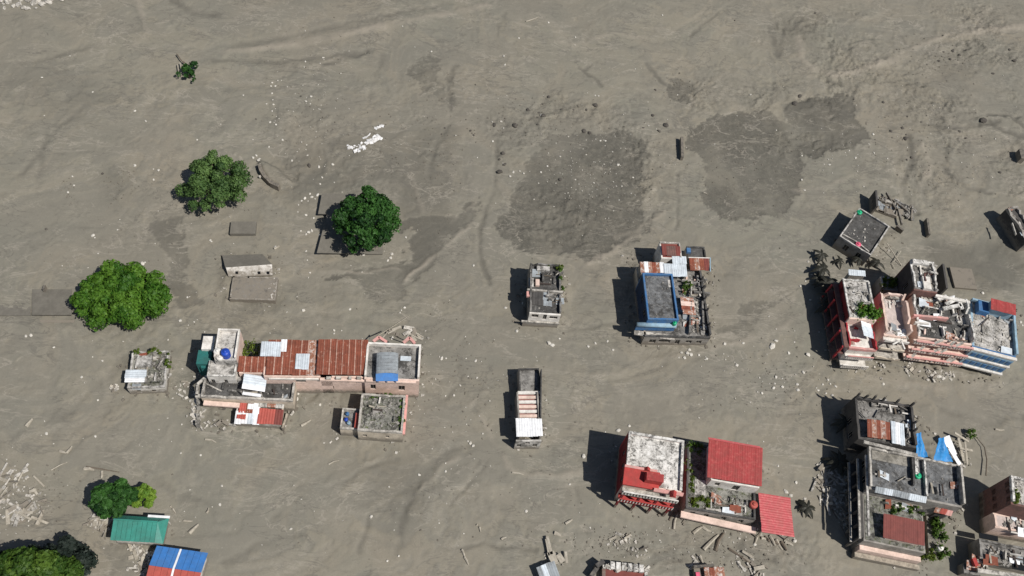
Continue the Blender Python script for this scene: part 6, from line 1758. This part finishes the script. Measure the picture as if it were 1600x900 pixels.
heap('wreckage_heap', 'splintered wreckage behind the pink parapet house', [(640, 520), (655, 528), (615, 520)], 12, 12, .3, 6, 1.2)
heap('wreckage_heap', 'small pale rubble pile left of the ruined yard', [(178, 605)], 6, 22, .4, 3, .7)
heap('wreckage_heap', 'scattered bricks on the mud left of the ruined yard wall', [(285, 605), (290, 615), (298, 600)], 3, 26, .3, 6, .6)
heap('wreckage_heap', 'small rubble and twigs on the churned mud below the red white house', [(960, 845), (985, 840), (1000, 862), (970, 855)], 8, 60, .3, 9, .8)

# tiny gravel nobody could count
m = MB()
for (cx, cy, sx, sy, n) in ((930, 290, 55, 50, 420), (1165, 260, 40, 45, 160), (1470, 90, 40, 20, 160), (1450, 230, 70, 40, 260), (470, 160, 45, 60, 160), (680, 230, 25, 60, 160), (830, 190, 50, 25, 200), (720, 590, 40, 60, 140), (1220, 590, 60, 25, 140), (190, 285, 14, 14, 60), (110, 290, 6, 16, 30),
                            (1060, 135, 14, 12, 60), (600, 230, 30, 30, 90), (60, 770, 40, 30, 90), (1150, 870, 50, 15, 120), (960, 850, 40, 15, 140), (350, 420, 150, 80, 120), (800, 780, 200, 60, 120)):
    for _ in range(n):
        a = P(random.gauss(cx, sx), random.gauss(cy, sy))
        s = random.choice((.1, .13, .17, .22))
        m.chunk((a[0], a[1], gz(*a) + s * .15), s, flat=1)
o = m.build('gravel', 'mud_clod'); o['kind'] = 'stuff'; o['label'] = 'loose gravel and grit scattered over the mud'; o['category'] = 'gravel'
m = MB()
for (cx, cy, sx, sy, n) in ((930, 270, 45, 45, 130), (480, 160, 40, 60, 70), (900, 200, 300, 80, 90), (300, 500, 200, 120, 80), (1200, 590, 80, 40, 80), (700, 600, 60, 80, 60), (1450, 250, 90, 60, 60), (600, 780, 250, 70, 60), (20, 790, 30, 30, 50), (1100, 840, 90, 25, 70), (1320, 240, 40, 20, 30)):
    for _ in range(n):
        a = P(random.gauss(cx, sx), random.gauss(cy, sy))
        s = random.choice((.1, .13, .17, .2))
        m.chunk((a[0], a[1], gz(*a) + s * .2), s, flat=1)
o = m.build('gravel', 'rock'); o['kind'] = 'stuff'; o['label'] = 'tiny pale pebbles scattered over the mud'; o['category'] = 'gravel'

# clods and broken bits caught along the foot of the walls
m = MB(); m2 = MB()
for pts in BANK:
    pw = [P(*p) for p in pts]
    for k in range(len(pw)):
        a, c = pw[k], pw[(k + 1) % len(pw)]
        L = math.hypot(c[0] - a[0], c[1] - a[1])
        for _ in range(int(L * 3)):
            f = random.random()
            x = a[0] + (c[0] - a[0]) * f + random.gauss(0, .55); y = a[1] + (c[1] - a[1]) * f + random.gauss(0, .55)
            s = random.choice((.12, .16, .22, .3, .45))
            (m2 if random.random() < .22 else m).chunk((x, y, gz(x, y) + s * .1), s, flat=.8)
o = m.build('clods', 'mud_clod'); o['kind'] = 'stuff'; o['label'] = 'mud clods caught along the foot of the walls'; o['category'] = 'mud'
o = m2.build('rubble', 'rubble_pale'); o['kind'] = 'stuff'; o['label'] = 'pale broken bits caught along the foot of the walls'; o['category'] = 'rubble'
